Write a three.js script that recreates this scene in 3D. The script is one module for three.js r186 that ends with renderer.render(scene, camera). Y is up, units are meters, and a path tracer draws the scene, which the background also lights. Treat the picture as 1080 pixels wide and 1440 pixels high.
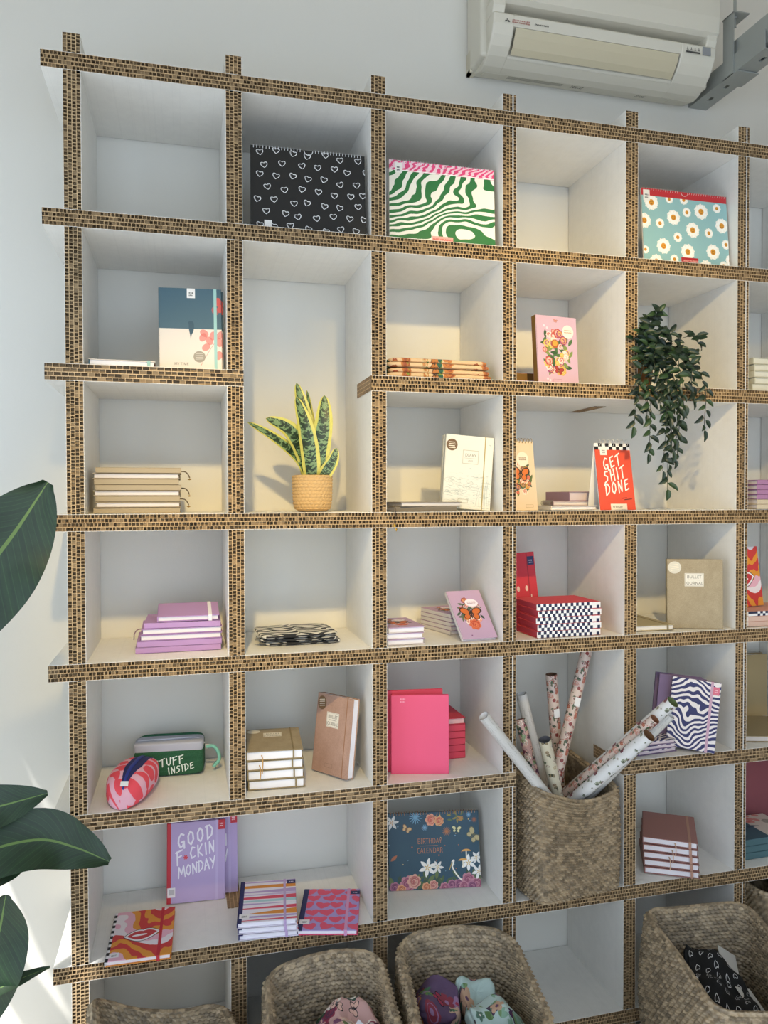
import * as THREE from 'three';
import { RoundedBoxGeometry } from 'three/addons/geometries/RoundedBoxGeometry.js';
import { mergeGeometries } from 'three/addons/utils/BufferGeometryUtils.js';

const renderer = new THREE.WebGLRenderer();
renderer.toneMapping = THREE.LinearToneMapping;
renderer.toneMappingExposure = 1.0;
renderer.shadowMap.enabled = true;
const scene = new THREE.Scene();

// ---------------------------------------------------------------- camera, sky, sun
const camera = new THREE.PerspectiveCamera(2 * Math.atan(720 / 1078.526) * 180 / Math.PI, 1080 / 1440, 0.05, 60);
camera.position.set(0.2498, 1.6199, 2.086);
camera.rotation.set(-0.0183, -0.2534, -0.0025, 'YXZ');
scene.background = new THREE.Color().setRGB(0.8, 0.94, 1.12);
scene.backgroundIntensity = 2.0;
const sun = new THREE.DirectionalLight(new THREE.Color().setRGB(1.0, 0.97, 0.93), 8.0);
sun.position.set(-6.0, 10.4, 4.4); sun.target.position.set(0, 0, 0);
sun.castShadow = true; sun.shadow.radius = 2; sun.shadow.mapSize.set(2048, 2048);
Object.assign(sun.shadow.camera, { left: -5, right: 5, top: 5, bottom: -5, near: 1, far: 25 });
scene.add(sun, sun.target);

// ---------------------------------------------------------------- measures (metres)
const VX = [-0.0204, 0.3812, 0.7763, 1.1702, 1.5715, 1.9712, 2.3710];   // upright centres
const HY = [2.7215, 2.3293, 1.9409, 1.5580, 1.1753, 0.7864, 0.3980, 0.0107]; // shelf centres
const TV = 0.0431, TH = 0.0439, DEPTH = 0.357, FLOOR = -0.07, WALLZ = -0.361;
const floorOf = (r) => HY[r + 1] + TH / 2, ceilOf = (r) => HY[r] - TH / 2;

// ---------------------------------------------------------------- helpers
function rng(seed) { let a = seed >>> 0; return () => { a = (a + 0x6D2B79F5) | 0; let t = Math.imul(a ^ (a >>> 15), 1 | a); t = (t + Math.imul(t ^ (t >>> 7), 61 | t)) ^ t; return ((t ^ (t >>> 14)) >>> 0) / 4294967296; }; }
const taken = new Map();
function numbered(name) { const n = taken.get(name) || 0; taken.set(name, n + 1); return n ? name + '_' + String(n).padStart(3, '0') : name; }
function lit(o) { o.traverse((m) => { if (m.isMesh) { m.castShadow = true; m.receiveShadow = true; } }); return o; }
const std = (color, roughness = 0.85, extra = {}) => new THREE.MeshStandardMaterial({ color, roughness, metalness: 0, ...extra });
function part(parent, name, geo, mat, label, kind) {
  const m = new THREE.Mesh(geo, mat); m.name = name; m.castShadow = m.receiveShadow = true;
  if (label) m.userData.label = label;
  if (kind) m.userData.kind = kind;
  parent.add(m); return m;
}
function thing(name, label, category, pos = [0, 0, 0], rot = [0, 0, 0], group) {
  const g = new THREE.Group(); g.name = numbered(name); g.position.set(...pos); g.rotation.set(rot[0], rot[1], rot[2], 'YXZ');
  g.userData = { label, category }; if (group) g.userData.group = group;
  scene.add(g); return g;
}
function struct(name, geo, mat, label, category) {
  const m = new THREE.Mesh(geo, mat); m.name = numbered(name); m.castShadow = m.receiveShadow = true;
  m.userData = { kind: 'structure', label, category }; scene.add(m); return m;
}
const box = (x0, x1, y0, y1, z0, z1) => { const g = new THREE.BoxGeometry(x1 - x0, y1 - y0, z1 - z0); g.translate((x0 + x1) / 2, (y0 + y1) / 2, (z0 + z1) / 2); return g; };
const rbox = (w, h, d, r = 0.001, seg = 1) => new RoundedBoxGeometry(w, h, d, seg, Math.min(r, w / 2.01, h / 2.01, d / 2.01));
function merge(list) { return mergeGeometries(list.map((g) => { const n = g.index ? g.toNonIndexed() : g; for (const k of Object.keys(n.attributes)) if (!['position', 'normal', 'uv'].includes(k)) n.deleteAttribute(k); return n; })); }
function uvXY(g, w, h, x0 = -w / 2, y0 = 0) { const p = g.attributes.position, u = new Float32Array(p.count * 2); for (let i = 0; i < p.count; i++) { u[2 * i] = (p.getX(i) - x0) / w; u[2 * i + 1] = (p.getY(i) - y0) / h; } g.setAttribute('uv', new THREE.BufferAttribute(u, 2)); return g; }
function uvM(g, axes = 'xy', s = 1) { const p = g.attributes.position, u = new Float32Array(p.count * 2), G = { x: 'getX', y: 'getY', z: 'getZ' }; for (let i = 0; i < p.count; i++) { u[2 * i] = p[G[axes[0]]](i) * s; u[2 * i + 1] = p[G[axes[1]]](i) * s; } g.setAttribute('uv', new THREE.BufferAttribute(u, 2)); return g; }
function canvasTex(w, h, draw, opt = {}) {
  const c = document.createElement('canvas'); c.width = w; c.height = h; const x = c.getContext('2d'); draw(x, w, h);
  const t = new THREE.CanvasTexture(c); t.colorSpace = opt.data ? THREE.NoColorSpace : THREE.SRGBColorSpace; t.anisotropy = 4;
  if (opt.repeat) t.wrapS = t.wrapT = THREE.RepeatWrapping; return t;
}
function pixels(x, w, h, fn) { const im = x.createImageData(w, h); for (let j = 0; j < h; j++) for (let i = 0; i < w; i++) { const c = fn(i / w, j / h, i, j), k = 4 * (j * w + i); im.data[k] = c[0]; im.data[k + 1] = c[1]; im.data[k + 2] = c[2]; im.data[k + 3] = 255; } x.putImageData(im, 0, 0); }
const hash2 = (i, j, s = 0) => { let h = Math.imul(i | 0, 374761393) + Math.imul(j | 0, 668265263) + Math.imul(s | 0, 2147483647); h = Math.imul(h ^ (h >>> 13), 1274126177); return ((h ^ (h >>> 16)) >>> 0) / 4294967296; };
function noise2(x, y, s = 0) { const i = Math.floor(x), j = Math.floor(y), f = x - i, g = y - j, a = f * f * (3 - 2 * f), b = g * g * (3 - 2 * g); return (hash2(i, j, s) * (1 - a) + hash2(i + 1, j, s) * a) * (1 - b) + (hash2(i, j + 1, s) * (1 - a) + hash2(i + 1, j + 1, s) * a) * b; }
const fbm = (x, y, s = 0) => 0.55 * noise2(x, y, s) + 0.28 * noise2(x * 2.1, y * 2.1, s + 7) + 0.17 * noise2(x * 4.3, y * 4.3, s + 19);

// ---------------------------------------------------------------- shared materials
const paperTex = canvasTex(512, 512, (x, w, h) => pixels(x, w, h, (u, v, i, j) => { const n = 246 + 7 * (fbm(u * 24, v * 24, 3) - 0.5) + 5 * (hash2(i, j, 5) - 0.5) - (hash2(i >> 1, 0, 9) > 0.9 ? 3 : 0); return [n, n, n]; }), { repeat: true });
const wallTex = canvasTex(512, 512, (x, w, h) => pixels(x, w, h, (u, v, i, j) => { const n = 128 + 90 * (fbm(u * 40, v * 40, 13) - 0.5) + 30 * (hash2(i, j, 15) - 0.5); return [n, n, n]; }), { repeat: true, data: true });
const M = {
  wall: std('#e0ddd4', 0.9, { bumpMap: wallTex, bumpScale: 0.0006 }),
  ceiling: std('#dcd5c6', 0.95),
  sideWall: std('#d2c5ae', 0.9),
  floor: std('#d6d3cc', 0.45),
  liner: std('#f0ede6', 0.5, { map: paperTex }),
  linerEdge: std('#d9d3c8', 0.8),
  comb: std('#ffffff', 0.9, { vertexColors: true }),
  pages: std('#ece8e0', 0.9),
  pagesWhite: std('#f2f0f2', 0.9),
  steel: new THREE.MeshStandardMaterial({ color: '#a9adaa', roughness: 0.5, metalness: 0.55 }),
  frame: std('#3d4245', 0.5),
};

// ---------------------------------------------------------------- room
const RX0 = -1.1, RX1 = 4.6, RZ1 = 2.85, CEIL = 3.75, WT = 0.16;
struct('wall_back', uvM(box(RX0 - WT, RX1 + WT, FLOOR - 0.1, CEIL + 0.1, WALLZ - WT, WALLZ), 'xy', 1), M.wall, 'off-white plastered wall behind the bookcase', 'wall');
struct('floor', box(RX0 - WT, RX1 + WT, FLOOR - 0.1, FLOOR, WALLZ, RZ1 + WT), M.floor, 'pale grey-brown shop floor', 'floor');
struct('ceiling', box(RX0 - WT, RX1 + WT, CEIL, CEIL + 0.1, WALLZ, RZ1 + WT), M.ceiling, 'white ceiling over the shop', 'ceiling');
const LW = { z0: 0.15, z1: 2.6, y0: 0.0, y1: 2.62 };
struct('wall_left', merge([box(RX0 - WT, RX0, FLOOR, LW.y0, WALLZ, RZ1), box(RX0 - WT, RX0, LW.y1, CEIL, WALLZ, RZ1), box(RX0 - WT, RX0, LW.y0, LW.y1, WALLZ, LW.z0), box(RX0 - WT, RX0, LW.y0, LW.y1, LW.z1, RZ1)]), M.wall, 'white wall with the tall shop window', 'wall');
struct('wall_right', box(RX1, RX1 + WT, FLOOR, CEIL, WALLZ, RZ1), M.sideWall, 'cream side wall of the shop', 'wall');
const FW = { x0: -0.95, x1: 2.6, y0: 0.0, y1: 3.1 };
struct('wall_front', merge([box(RX0, RX1, FLOOR, FW.y0, RZ1, RZ1 + WT), box(RX0, RX1, FW.y1, CEIL, RZ1, RZ1 + WT), box(RX0, FW.x0, FW.y0, FW.y1, RZ1, RZ1 + WT), box(FW.x1, RX1, FW.y0, FW.y1, RZ1, RZ1 + WT)]), M.sideWall, 'cream wall with the wide tall shop window', 'wall');
{
  const f = [], g = [], xm = RX0 - WT / 2, zm = RZ1 + WT / 2, b = 0.03;
  for (const z of [LW.z0 + b, 1.4, LW.z1 - b]) f.push(box(xm - 0.03, xm + 0.03, LW.y0, LW.y1, z - b, z + b));
  for (const y of [LW.y0 + b, LW.y1 - b]) f.push(box(xm - 0.03, xm + 0.03, y - b, y + b, LW.z0, LW.z1));
  struct('window_1', merge(f), M.frame, 'dark grey framed tall shop window', 'window');
  for (const x of [FW.x0 + b, 0.45, 1.8, FW.x1 - b]) g.push(box(x - b, x + b, FW.y0, FW.y1, zm - 0.03, zm + 0.03));
  for (const y of [FW.y0 + b, FW.y1 - b]) g.push(box(FW.x0, FW.x1, y - b, y + b, zm - 0.03, zm + 0.03));
  struct('window_2', merge(g), M.frame, 'dark grey framed wide shop window', 'window');
}

// ---------------------------------------------------------------- cardboard bookcase
// the cut edge of a honeycomb board: open paper cells of uneven depth between thin liner sheets; length along +x, face at z = 0
function combEdge(len, thick, seed, o = {}) {
  const { pitch = 0.0095, layers = 4, white = [] } = o, R = rng(seed), pos = [], col = [], nor = [];
  const quad = (a, b, c, d, n, k) => { for (const q of [a, b, c, a, c, d]) { pos.push(...q); nor.push(...n); col.push(...k); } };
  const flat = o.flat || 0, lt = o.liner || 0.0021, web = o.web || 0.0021, y00 = -thick / 2 + 0.0004, step = (thick - 0.0008) / layers, base = o.tone || [0.27, 0.182, 0.094];
  const tint = (f) => base.map((v) => v * f);
  for (let j = 0; j < layers; j++) {
    const y0 = y00 + j * step + lt / 2, y1 = y00 + (j + 1) * step - lt / 2;
    let x = -pitch * (j % 2 ? 0.5 : 0) - pitch * 0.3 * R();
    while (x < len) {
      const w = pitch * (0.86 + 0.28 * R()), x0 = Math.max(0, x), x1 = Math.min(len, x + w - web * (0.7 + 0.6 * R())), xe = Math.min(len, x + w), deep = R();
      x += w; if (xe <= 0.0005) continue;
      const d = flat ? flat * (0.4 + 0.6 * R()) : deep < 0.2 ? 0.001 + 0.0025 * R() : 0.006 + 0.0088 * R(), f = 0.75 + 0.4 * R(), c = tint(f), cw = tint(1.15 + 0.5 * R());
      if (x1 - x0 > 0.0006) {
        quad([x0, y0, -d], [x1, y0, -d], [x1, y1, -d], [x0, y1, -d], [0, 0, 1], c);
        quad([x0, y0, 0], [x1, y0, 0], [x1, y0, -d], [x0, y0, -d], [0, 1, 0], c);
        quad([x0, y1, -d], [x1, y1, -d], [x1, y1, 0], [x0, y1, 0], [0, -1, 0], c);
        quad([x0, y0, 0], [x0, y0, -d], [x0, y1, -d], [x0, y1, 0], [1, 0, 0], c);
        quad([x1, y0, -d], [x1, y0, 0], [x1, y1, 0], [x1, y1, -d], [-1, 0, 0], c);
      }
      const a = Math.max(x0, x1);
      if (xe > a) quad([a, y0, 0], [xe, y0, 0], [xe, y1, 0], [a, y1, 0], [0, 0, 1], cw);
    }
  }
  for (let j = 0; j <= layers; j++) {
    const yl = y00 + j * step, wl = white.includes(j), n = wl ? 1 : Math.max(1, Math.round(len / 0.05)), a0 = Math.max(-thick / 2 + 0.0009, yl - (wl ? 0.0019 : lt / 2)), b0 = Math.min(thick / 2 - 0.0009, yl + (wl ? 0.0019 : lt / 2));
    for (let k = 0; k < n; k++) { const a = k * len / n, b = (k + 1) * len / n, cc = wl ? [0.66, 0.64, 0.6] : tint(1.6 + 0.5 * R()); quad([a, a0, wl ? 0.0003 : 0.0001], [b, a0, wl ? 0.0003 : 0.0001], [b, b0, wl ? 0.0003 : 0.0001], [a, b0, wl ? 0.0003 : 0.0001], [0, 0, 1], cc); }
  }
  const g = new THREE.BufferGeometry();
  g.setAttribute('position', new THREE.Float32BufferAttribute(pos, 3)); g.setAttribute('normal', new THREE.Float32BufferAttribute(nor, 3)); g.setAttribute('color', new THREE.Float32BufferAttribute(col, 3));
  return g;
}
const CD = 0.0152;
const bookcase = thing('cardboard_bookcase', 'tall white bookcase of square compartments built from honeycomb cardboard with raw brown edges', 'bookcase', [0, 0, 0]);
let seedB = 11;
function shelfBoard(x0, x1, y, o) {
  const w = uvM(merge([box(x0, x1, y - TH / 2, y + TH / 2, -DEPTH, -CD), box(x0, x1, y + TH / 2 - 0.0009, y + TH / 2, -CD, 0), box(x0, x1, y - TH / 2, y - TH / 2 + 0.0009, -CD, 0)]), 'xz', 2);
  const b = part(bookcase, 'shelf_board', w, M.liner);
  const e = part(b, 'honeycomb_edge', combEdge(x1 - x0, TH, seedB++, o), M.comb, 'brown open cells of the cut cardboard edge', 'stuff'); e.position.set(x0, y, 0);
  return b;
}
function upright(i, y0, y1, cuts, o) {
  const x = VX[i], gs = [box(x - TV / 2, x + TV / 2, y0, y1, -DEPTH, -CD)], segs = []; let a = y0;
  for (const h of [...cuts].sort((p, q) => p - q).concat([1e9])) { const lo = a, hi = Math.min(y1, h - TH / 2); if (hi - lo > 0.01) segs.push([lo, hi]); a = Math.max(y0, h + TH / 2); if (h > y1) break; }
  for (const [lo, hi] of segs) for (const s of [-1, 1]) gs.push(box(s < 0 ? x - TV / 2 : x + TV / 2 - 0.0009, s < 0 ? x - TV / 2 + 0.0009 : x + TV / 2, lo, hi, -CD, 0));
  const b = part(bookcase, 'upright', uvM(merge(gs), 'zy', 2), M.liner);
  for (const [lo, hi] of segs) { const e = part(b, 'honeycomb_edge', combEdge(hi - lo, TV, seedB++, o), M.comb, 'brown open cells of the cut cardboard edge', 'stuff'); e.position.set(x, lo, 0); e.rotation.z = Math.PI / 2; }
  return b;
}
const XL = -0.093, XR = 2.447, WIDE = { pitch: 0.0165, tone: [0.31, 0.22, 0.125] };
shelfBoard(XL, XR, HY[0], { white: [] });
shelfBoard(XL, XR, HY[1]);
shelfBoard(XL + 0.002, VX[1] + TV / 2, HY[2], WIDE); shelfBoard(VX[2] - TV / 2 + 0.0002, XR, HY[2]);
shelfBoard(XL + 0.003, XR, HY[3]);
shelfBoard(XL + 0.004, XR, HY[4]);
shelfBoard(XL + 0.006, VX[3] + TV / 2, HY[5], WIDE); shelfBoard(VX[4] - TV / 2 + 0.0002, XR, HY[5], { pitch: 0.0135, tone: [0.285, 0.195, 0.105] });
shelfBoard(XL + 0.008, XR, HY[6]);
shelfBoard(XL + 0.009, XR, HY[7]);
const YT = 2.792;
const allCuts = HY, noH = (k) => HY.filter((_, i) => i !== k);
for (let i = 0; i < 7; i++) {
  const o = { white: i === 3 ? [1] : i === 5 ? [1] : [], tone: i === 0 ? [0.29, 0.205, 0.112] : undefined };
  if (i === 1) { upright(1, HY[5] - TH / 2, YT, HY, o); upright(1, FLOOR, HY[6] + TH / 2 - 0.0002, HY, o); }
  else if (i === 4) { upright(4, HY[2] - TH / 2 + 0.0002, YT, HY, o); upright(4, FLOOR, HY[3] + TH / 2, HY, o); }
  else upright(i, FLOOR, YT, HY, o);
}
// halving joints: board ends that show in the faces they are slotted through
{
  const j = (len, thick, p, r) => { const e = part(bookcase, 'joint_end', combEdge(len, thick, seedB++, { pitch: 0.03, flat: 0.0012, tone: [0.3, 0.2, 0.11] }), M.comb, 'brown cut board end showing in a slot'); e.position.set(...p); e.rotation.set(...r); return e; };
  j(0.176, TH, [VX[2] - TV / 2 - 0.0015, HY[2], -0.178], [0, -Math.PI / 2, 0]);
  j(0.176, TH, [VX[4] - TV / 2 - 0.0015, HY[5], -0.178], [0, -Math.PI / 2, 0]);
  const d = j(0.176, TV, [VX[4], HY[2] - TH / 2 - 0.0015, -0.179], [0, 0, 0]); d.rotation.set(Math.PI / 2, 0, -Math.PI / 2, 'XYZ');
  const u = j(0.176, TV, [VX[1], HY[6] + TH / 2 + 0.0013, -0.179], [0, 0, 0]); u.rotation.set(-Math.PI / 2, 0, Math.PI / 2, 'XYZ');
}

// ---------------------------------------------------------------- air conditioner and steel channel above the bookcase
function extrudeX(pts, x0, x1, bevel = 0) {   // closed outline of [z, y] pairs, drawn out along x
  const s = new THREE.Shape(pts.map(([z, y]) => new THREE.Vector2(-z, y)));
  const g = new THREE.ExtrudeGeometry(s, { depth: x1 - x0 - 2 * bevel, bevelEnabled: bevel > 0, bevelThickness: bevel, bevelSize: bevel, bevelOffset: -bevel, bevelSegments: 2, curveSegments: 4 });
  g.rotateY(Math.PI / 2); g.translate(x0 + bevel, 0, 0); return g;
}
function printPlane(parent, name, w, h, draw, colour, pxPerM = 3000, label) {   // ink on a surface: a flat print with clear paper between the strokes
  const a = canvasTex(Math.round(w * pxPerM), Math.round(h * pxPerM), (x, W, H) => { x.fillStyle = '#000'; x.fillRect(0, 0, W, H); x.fillStyle = x.strokeStyle = '#fff'; draw(x, W, H); }, { data: true });
  return part(parent, name, new THREE.PlaneGeometry(w, h), std(colour, 0.7, { alphaMap: a, transparent: true, side: THREE.DoubleSide }), label);
}
{
  const ac = thing('air_conditioner', 'cream wall-mounted air conditioner with a closed louver above the bookcase', 'air conditioner', [0, 0, 0]);
  const shell = std('#d6d1c2', 0.42), cream = std('#c8bea2', 0.45), bracket = std('#cdc6b2', 0.5);
  const lower = [[-0.355, 3.034], [-0.29, 3.016], [-0.262, 3.02], [-0.228, 3.036], [-0.205, 3.055], [-0.186, 3.08], [-0.174, 3.108], [-0.17, 3.135], [-0.176, 3.142], [-0.3, 3.142], [-0.355, 3.142]];
  part(ac, 'lower_housing', extrudeX(lower, 1.192, 1.264, 0.005), shell);
  part(ac, 'lower_housing', extrudeX(lower, 1.866, 2.0, 0.005), shell);
  const bay = [[-0.355, 3.034], [-0.29, 3.016], [-0.262, 3.02], [-0.2335, 3.0335], [-0.262, 3.058], [-0.245, 3.085], [-0.215, 3.1], [-0.176, 3.104], [-0.17, 3.135], [-0.176, 3.142], [-0.3, 3.142], [-0.355, 3.142]];   // the blower bay behind the flaps is hollow
  part(ac, 'lower_housing', extrudeX(bay, 1.262, 1.868), shell);
  part(ac, 'rear_body', uvM(rbox(0.84, 0.31, 0.13, 0.012, 3).translate(1.593, 3.189, -0.295)), shell);
  part(ac, 'front_panel', extrudeX([[-0.175, 3.172], [-0.158, 3.18], [-0.153, 3.23], [-0.156, 3.335], [-0.175, 3.345], [-0.25, 3.345], [-0.25, 3.172]], 1.205, 2.004, 0.005), shell);
  for (const [x0, x1] of [[1.19, 1.232], [1.962, 2.002]]) part(ac, 'end_cheek', extrudeX([[-0.178, 3.138], [-0.168, 3.16], [-0.166, 3.185], [-0.26, 3.185], [-0.26, 3.138]], x0, x1, 0.004), shell);
  const off = (o) => [[-0.2215 + o * 0.55, 3.0415 - o * 0.8], [-0.2055 + o * 0.65, 3.055 - o * 0.7], [-0.1865 + o * 0.8, 3.08 - o * 0.5], [-0.1765 + o * 0.9, 3.102 - o * 0.3]];
  const strip = (a, b, x0, x1) => { const A = off(0.0008).slice(a, b), B = off(-0.003).slice(a, b).reverse(); return extrudeX(A.concat(B), x0, x1, 0.0006); };
  part(ac, 'louver_flap', strip(0, 3, 1.27, 1.86), cream, 'wide yellowed louver flap');
  part(ac, 'louver_flap', strip(2, 4, 1.27, 1.86), cream, 'narrow yellowed upper louver flap');
  for (const x of [1.21, 1.905]) part(ac, 'corner_cap', extrudeX([[-0.335, 3.0262], [-0.288, 3.0132], [-0.285, 3.0145], [-0.335, 3.0288]], x, x + 0.075, 0.001), shell);
  const disp = part(ac, 'display_window', rbox(0.032, 0.028, 0.003, 0.001).rotateX(-0.05), std('#8f9194', 0.3)); disp.position.set(1.962, 3.122, -0.1705);
  const e = new THREE.Shape(); for (const k of [0, 1, 2]) { const a = Math.PI / 2 + k * Math.PI * 2 / 3, d = 0.006; const P = (r, t) => [Math.cos(t) * r, Math.sin(t) * r]; const [x1, y1] = P(d, a - 0.52), [x2, y2] = P(d * 1.73, a), [x3, y3] = P(d, a + 0.52); e.moveTo(0, 0); e.lineTo(x1, y1); e.lineTo(x2, y2); e.lineTo(x3, y3); e.lineTo(0, 0); }
  const lg = part(ac, 'emblem', new THREE.ExtrudeGeometry(e, { depth: 0.0008, bevelEnabled: false }), std('#33312e', 0.6), 'dark three-diamond emblem'); lg.position.set(1.238, 3.118, -0.1722); lg.rotation.x = -0.12;
  const pr = (w, h, x, y, z, rx, draw, col, label) => { const m = printPlane(ac, 'marking', w, h, draw, col, 4000, label); m.position.set(x, y, z); m.rotation.x = rx; };
  const txt = (lines, f) => (x, W, H) => { x.textBaseline = 'middle'; lines.forEach((l, i) => { x.font = f.replace('SZ', Math.floor(H / lines.length * 0.86)); const k = W / Math.max(1, x.measureText(l).width); x.save(); x.translate(0, H * (i + 0.5) / lines.length); x.scale(Math.min(k, 3), 1); x.fillText(l, 0, 0); x.restore(); }); };
  pr(0.062, 0.015, 1.285, 3.118, -0.1715, -0.12, txt(['MITSUBISHI', 'HEAVY INDUSTRIES'], 'bold SZpx sans-serif'), '#a8423a', 'small red lettering');
  pr(0.05, 0.008, 1.355, 3.118, -0.1715, -0.12, txt(['INVERTER'], 'italic bold SZpx sans-serif'), '#45433f', 'small dark lettering');
  pr(0.058, 0.03, 1.91, 3.122, -0.1705, -0.08, (x, W, H) => { for (let k = 0; k < 4; k++) { const cx = W * (0.13 + k * 0.25); x.fillRect(cx - W * 0.07, H * 0.1, W * 0.14, H * 0.06); x.fillRect(cx - W * 0.02, H * 0.3, W * 0.04, H * 0.22); x.fillRect(cx - W * 0.06, H * 0.55, W * 0.12, H * 0.07); } x.fillRect(W * 0.02, H * 0.75, W * 0.94, H * 0.2); }, '#4f4d49', 'indicator symbols over a grey bar');
  pr(0.2, 0.03, 1.40, 3.0222, -0.313, 1.83, (x, W, H) => marks(x, 0, 0, W, H, 3, '#fff', 4), '#6f6a5c', 'grey printed warning lines');
  pr(0.045, 0.03, 1.555, 3.0222, -0.313, 1.83, (x, W, H) => marks(x, 0, 0, W, H, 2, '#fff', 6), '#6f6a5c', 'grey printed mark');
  pr(0.035, 0.025, 1.80, 3.0222, -0.313, 1.83, (x, W, H) => marks(x, 0, 0, W, H, 2, '#fff', 7), '#6f6a5c', 'grey printed mark');
  part(ac, 'mounting_bracket', merge([box(1.1725, 1.182, 3.03, 3.1, -0.36, -0.325), box(1.1725, 1.195, 3.03, 3.04, -0.36, -0.33)]), bracket);

  const ch = thing('steel_channel', 'galvanised steel channel on a threaded rod beside the air conditioner', 'steel channel', [0, 0, 0]);
  const rail = (x0, x1, y0, y1, z0, z1) => {   // U channel whose floor is pierced by a row of slots
    const g = [box(x0, x0 + 0.004, y0, y1, z0, z1), box(x1 - 0.004, x1, y0, y1, z0, z1)], m = (x0 + x1) / 2;
    g.push(box(x0 + 0.004, m - 0.006, y0, y0 + 0.004, z0, z1), box(m + 0.006, x1 - 0.004, y0, y0 + 0.004, z0, z1));
    for (let z = z0; z < z1; z += 0.085) g.push(box(m - 0.006, m + 0.006, y0, y0 + 0.004, z, Math.min(z1, z + 0.06)));
    return merge(g);
  };
  part(ch, 'channel', rail(2.03, 2.105, 3.035, 3.095, WALLZ, 0.02), M.steel);
  part(ch, 'channel', rail(2.038, 2.118, 3.055, 3.145, -0.14, 0.9), M.steel);
  part(ch, 'hanger_strap', box(2.026, 2.03, 3.03, 3.235, -0.17, -0.12), M.steel);
  part(ch, 'angle_plate', box(2.026, 2.085, 3.232, 3.236, -0.175, -0.115), M.steel);
  part(ch, 'angle_plate', box(2.026, 2.11, 3.029, 3.0335, -0.185, -0.1), M.steel);
  part(ch, 'threaded_rod', new THREE.CylinderGeometry(0.005, 0.005, CEIL - 3.2, 10).translate(2.052, (CEIL + 3.2) / 2, -0.145), M.steel);
  part(ch, 'nut', new THREE.CylinderGeometry(0.011, 0.011, 0.01, 6).translate(2.052, 3.229, -0.145), M.steel);
}

// ---------------------------------------------------------------- painting helpers for printed covers
const TAU = Math.PI * 2;
function fillAll(x, w, h, c) { x.fillStyle = c; x.fillRect(0, 0, w, h); }
function heartPath(x, cx, cy, s, r = 0) { x.save(); x.translate(cx, cy); x.rotate(r); x.scale(s, s); x.beginPath(); x.moveTo(0, 0.9); x.bezierCurveTo(-1.5, -0.1, -0.9, -1.15, 0, -0.45); x.bezierCurveTo(0.9, -1.15, 1.5, -0.1, 0, 0.9); x.closePath(); x.restore(); }
function petals(x, cx, cy, r, n, col, wd = 0.32, rot = 0) { x.fillStyle = col; for (let k = 0; k < n; k++) { x.save(); x.translate(cx, cy); x.rotate(rot + k * TAU / n); x.beginPath(); x.ellipse(0, -r * 0.58, r * wd, r * 0.46, 0, 0, TAU); x.fill(); x.restore(); } }
function disc(x, cx, cy, r, col) { x.fillStyle = col; x.beginPath(); x.arc(cx, cy, r, 0, TAU); x.fill(); }
function leafP(x, cx, cy, r, rot, col) { x.save(); x.translate(cx, cy); x.rotate(rot); x.fillStyle = col; x.beginPath(); x.moveTo(0, 0); x.quadraticCurveTo(r * 0.4, -r * 0.5, 0, -r); x.quadraticCurveTo(-r * 0.4, -r * 0.5, 0, 0); x.fill(); x.restore(); }
function rose(x, cx, cy, r, cols) { const n = cols.length; petals(x, cx, cy, r * 1.05, 7, cols[1 % n], 0.4, 0.2); for (let k = 0; k < 5; k++) { const a = k * 2.1, q = r * (0.78 - k * 0.14); disc(x, cx + Math.cos(a) * r * 0.06, cy + Math.sin(a) * r * 0.06, q, cols[k % 2 ? 1 % n : 0]); x.strokeStyle = cols[2 % n]; x.lineWidth = r * 0.05; x.beginPath(); x.arc(cx, cy, q * 0.86, a, a + 2.2); x.stroke(); } }
function lily(x, cx, cy, r, col, c2, rot) { for (let k = 0; k < 6; k++) { leafP(x, cx, cy, r, rot + k * TAU / 6, col); } petals(x, cx, cy, r * 0.35, 5, c2, 0.12, rot); }
function butterflyP(x, cx, cy, r, rot, col, edge) { x.save(); x.translate(cx, cy); x.rotate(rot); for (const s of [-1, 1]) { for (const [c, k] of [[edge, 1], [col, 0.78]]) { x.fillStyle = c; x.beginPath(); x.ellipse(s * r * 0.52, -r * 0.28, r * 0.5 * k, r * 0.34 * k, -s * 0.5, 0, TAU); x.fill(); x.beginPath(); x.ellipse(s * r * 0.4, r * 0.25, r * 0.33 * k, r * 0.3 * k, s * 0.6, 0, TAU); x.fill(); } } x.fillStyle = edge; x.beginPath(); x.ellipse(0, 0, r * 0.07, r * 0.45, 0, 0, TAU); x.fill(); x.restore(); }
function florals(x, w, h, seed, n, kit, size) { const R = rng(seed); for (let k = 0; k < n; k++) { const px = R() * w, py = R() * h, r = size * (0.6 + 0.8 * R()), a = R() * TAU, t = R(); const c = kit[Math.floor(R() * kit.length)], c2 = kit[Math.floor(R() * kit.length)]; if (t < 0.35) for (let q = 0; q < 3; q++) leafP(x, px, py, r * 1.3, a + (q - 1) * 0.7, kit.leaf[Math.floor(R() * kit.leaf.length)]); else if (t < 0.6) rose(x, px, py, r, [c, c2, kit[0]]); else if (t < 0.8) { petals(x, px, py, r, 5, c, 0.38, a); disc(x, px, py, r * 0.25, c2); } else if (t < 0.92) butterflyP(x, px, py, r, a, c, kit.ink); else { x.strokeStyle = kit.leaf[0]; x.lineWidth = r * 0.1; x.beginPath(); x.moveTo(px, py); x.quadraticCurveTo(px + r * Math.cos(a), py + r * Math.sin(a), px + r * 1.5 * Math.cos(a + 0.6), py + r * 1.5 * Math.sin(a + 0.6)); x.stroke(); disc(x, px + r * 1.5 * Math.cos(a + 0.6), py + r * 1.5 * Math.sin(a + 0.6), r * 0.2, c); } } }
const kit = (cols, leaf, ink) => Object.assign(cols.slice(), { leaf, ink });
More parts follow.
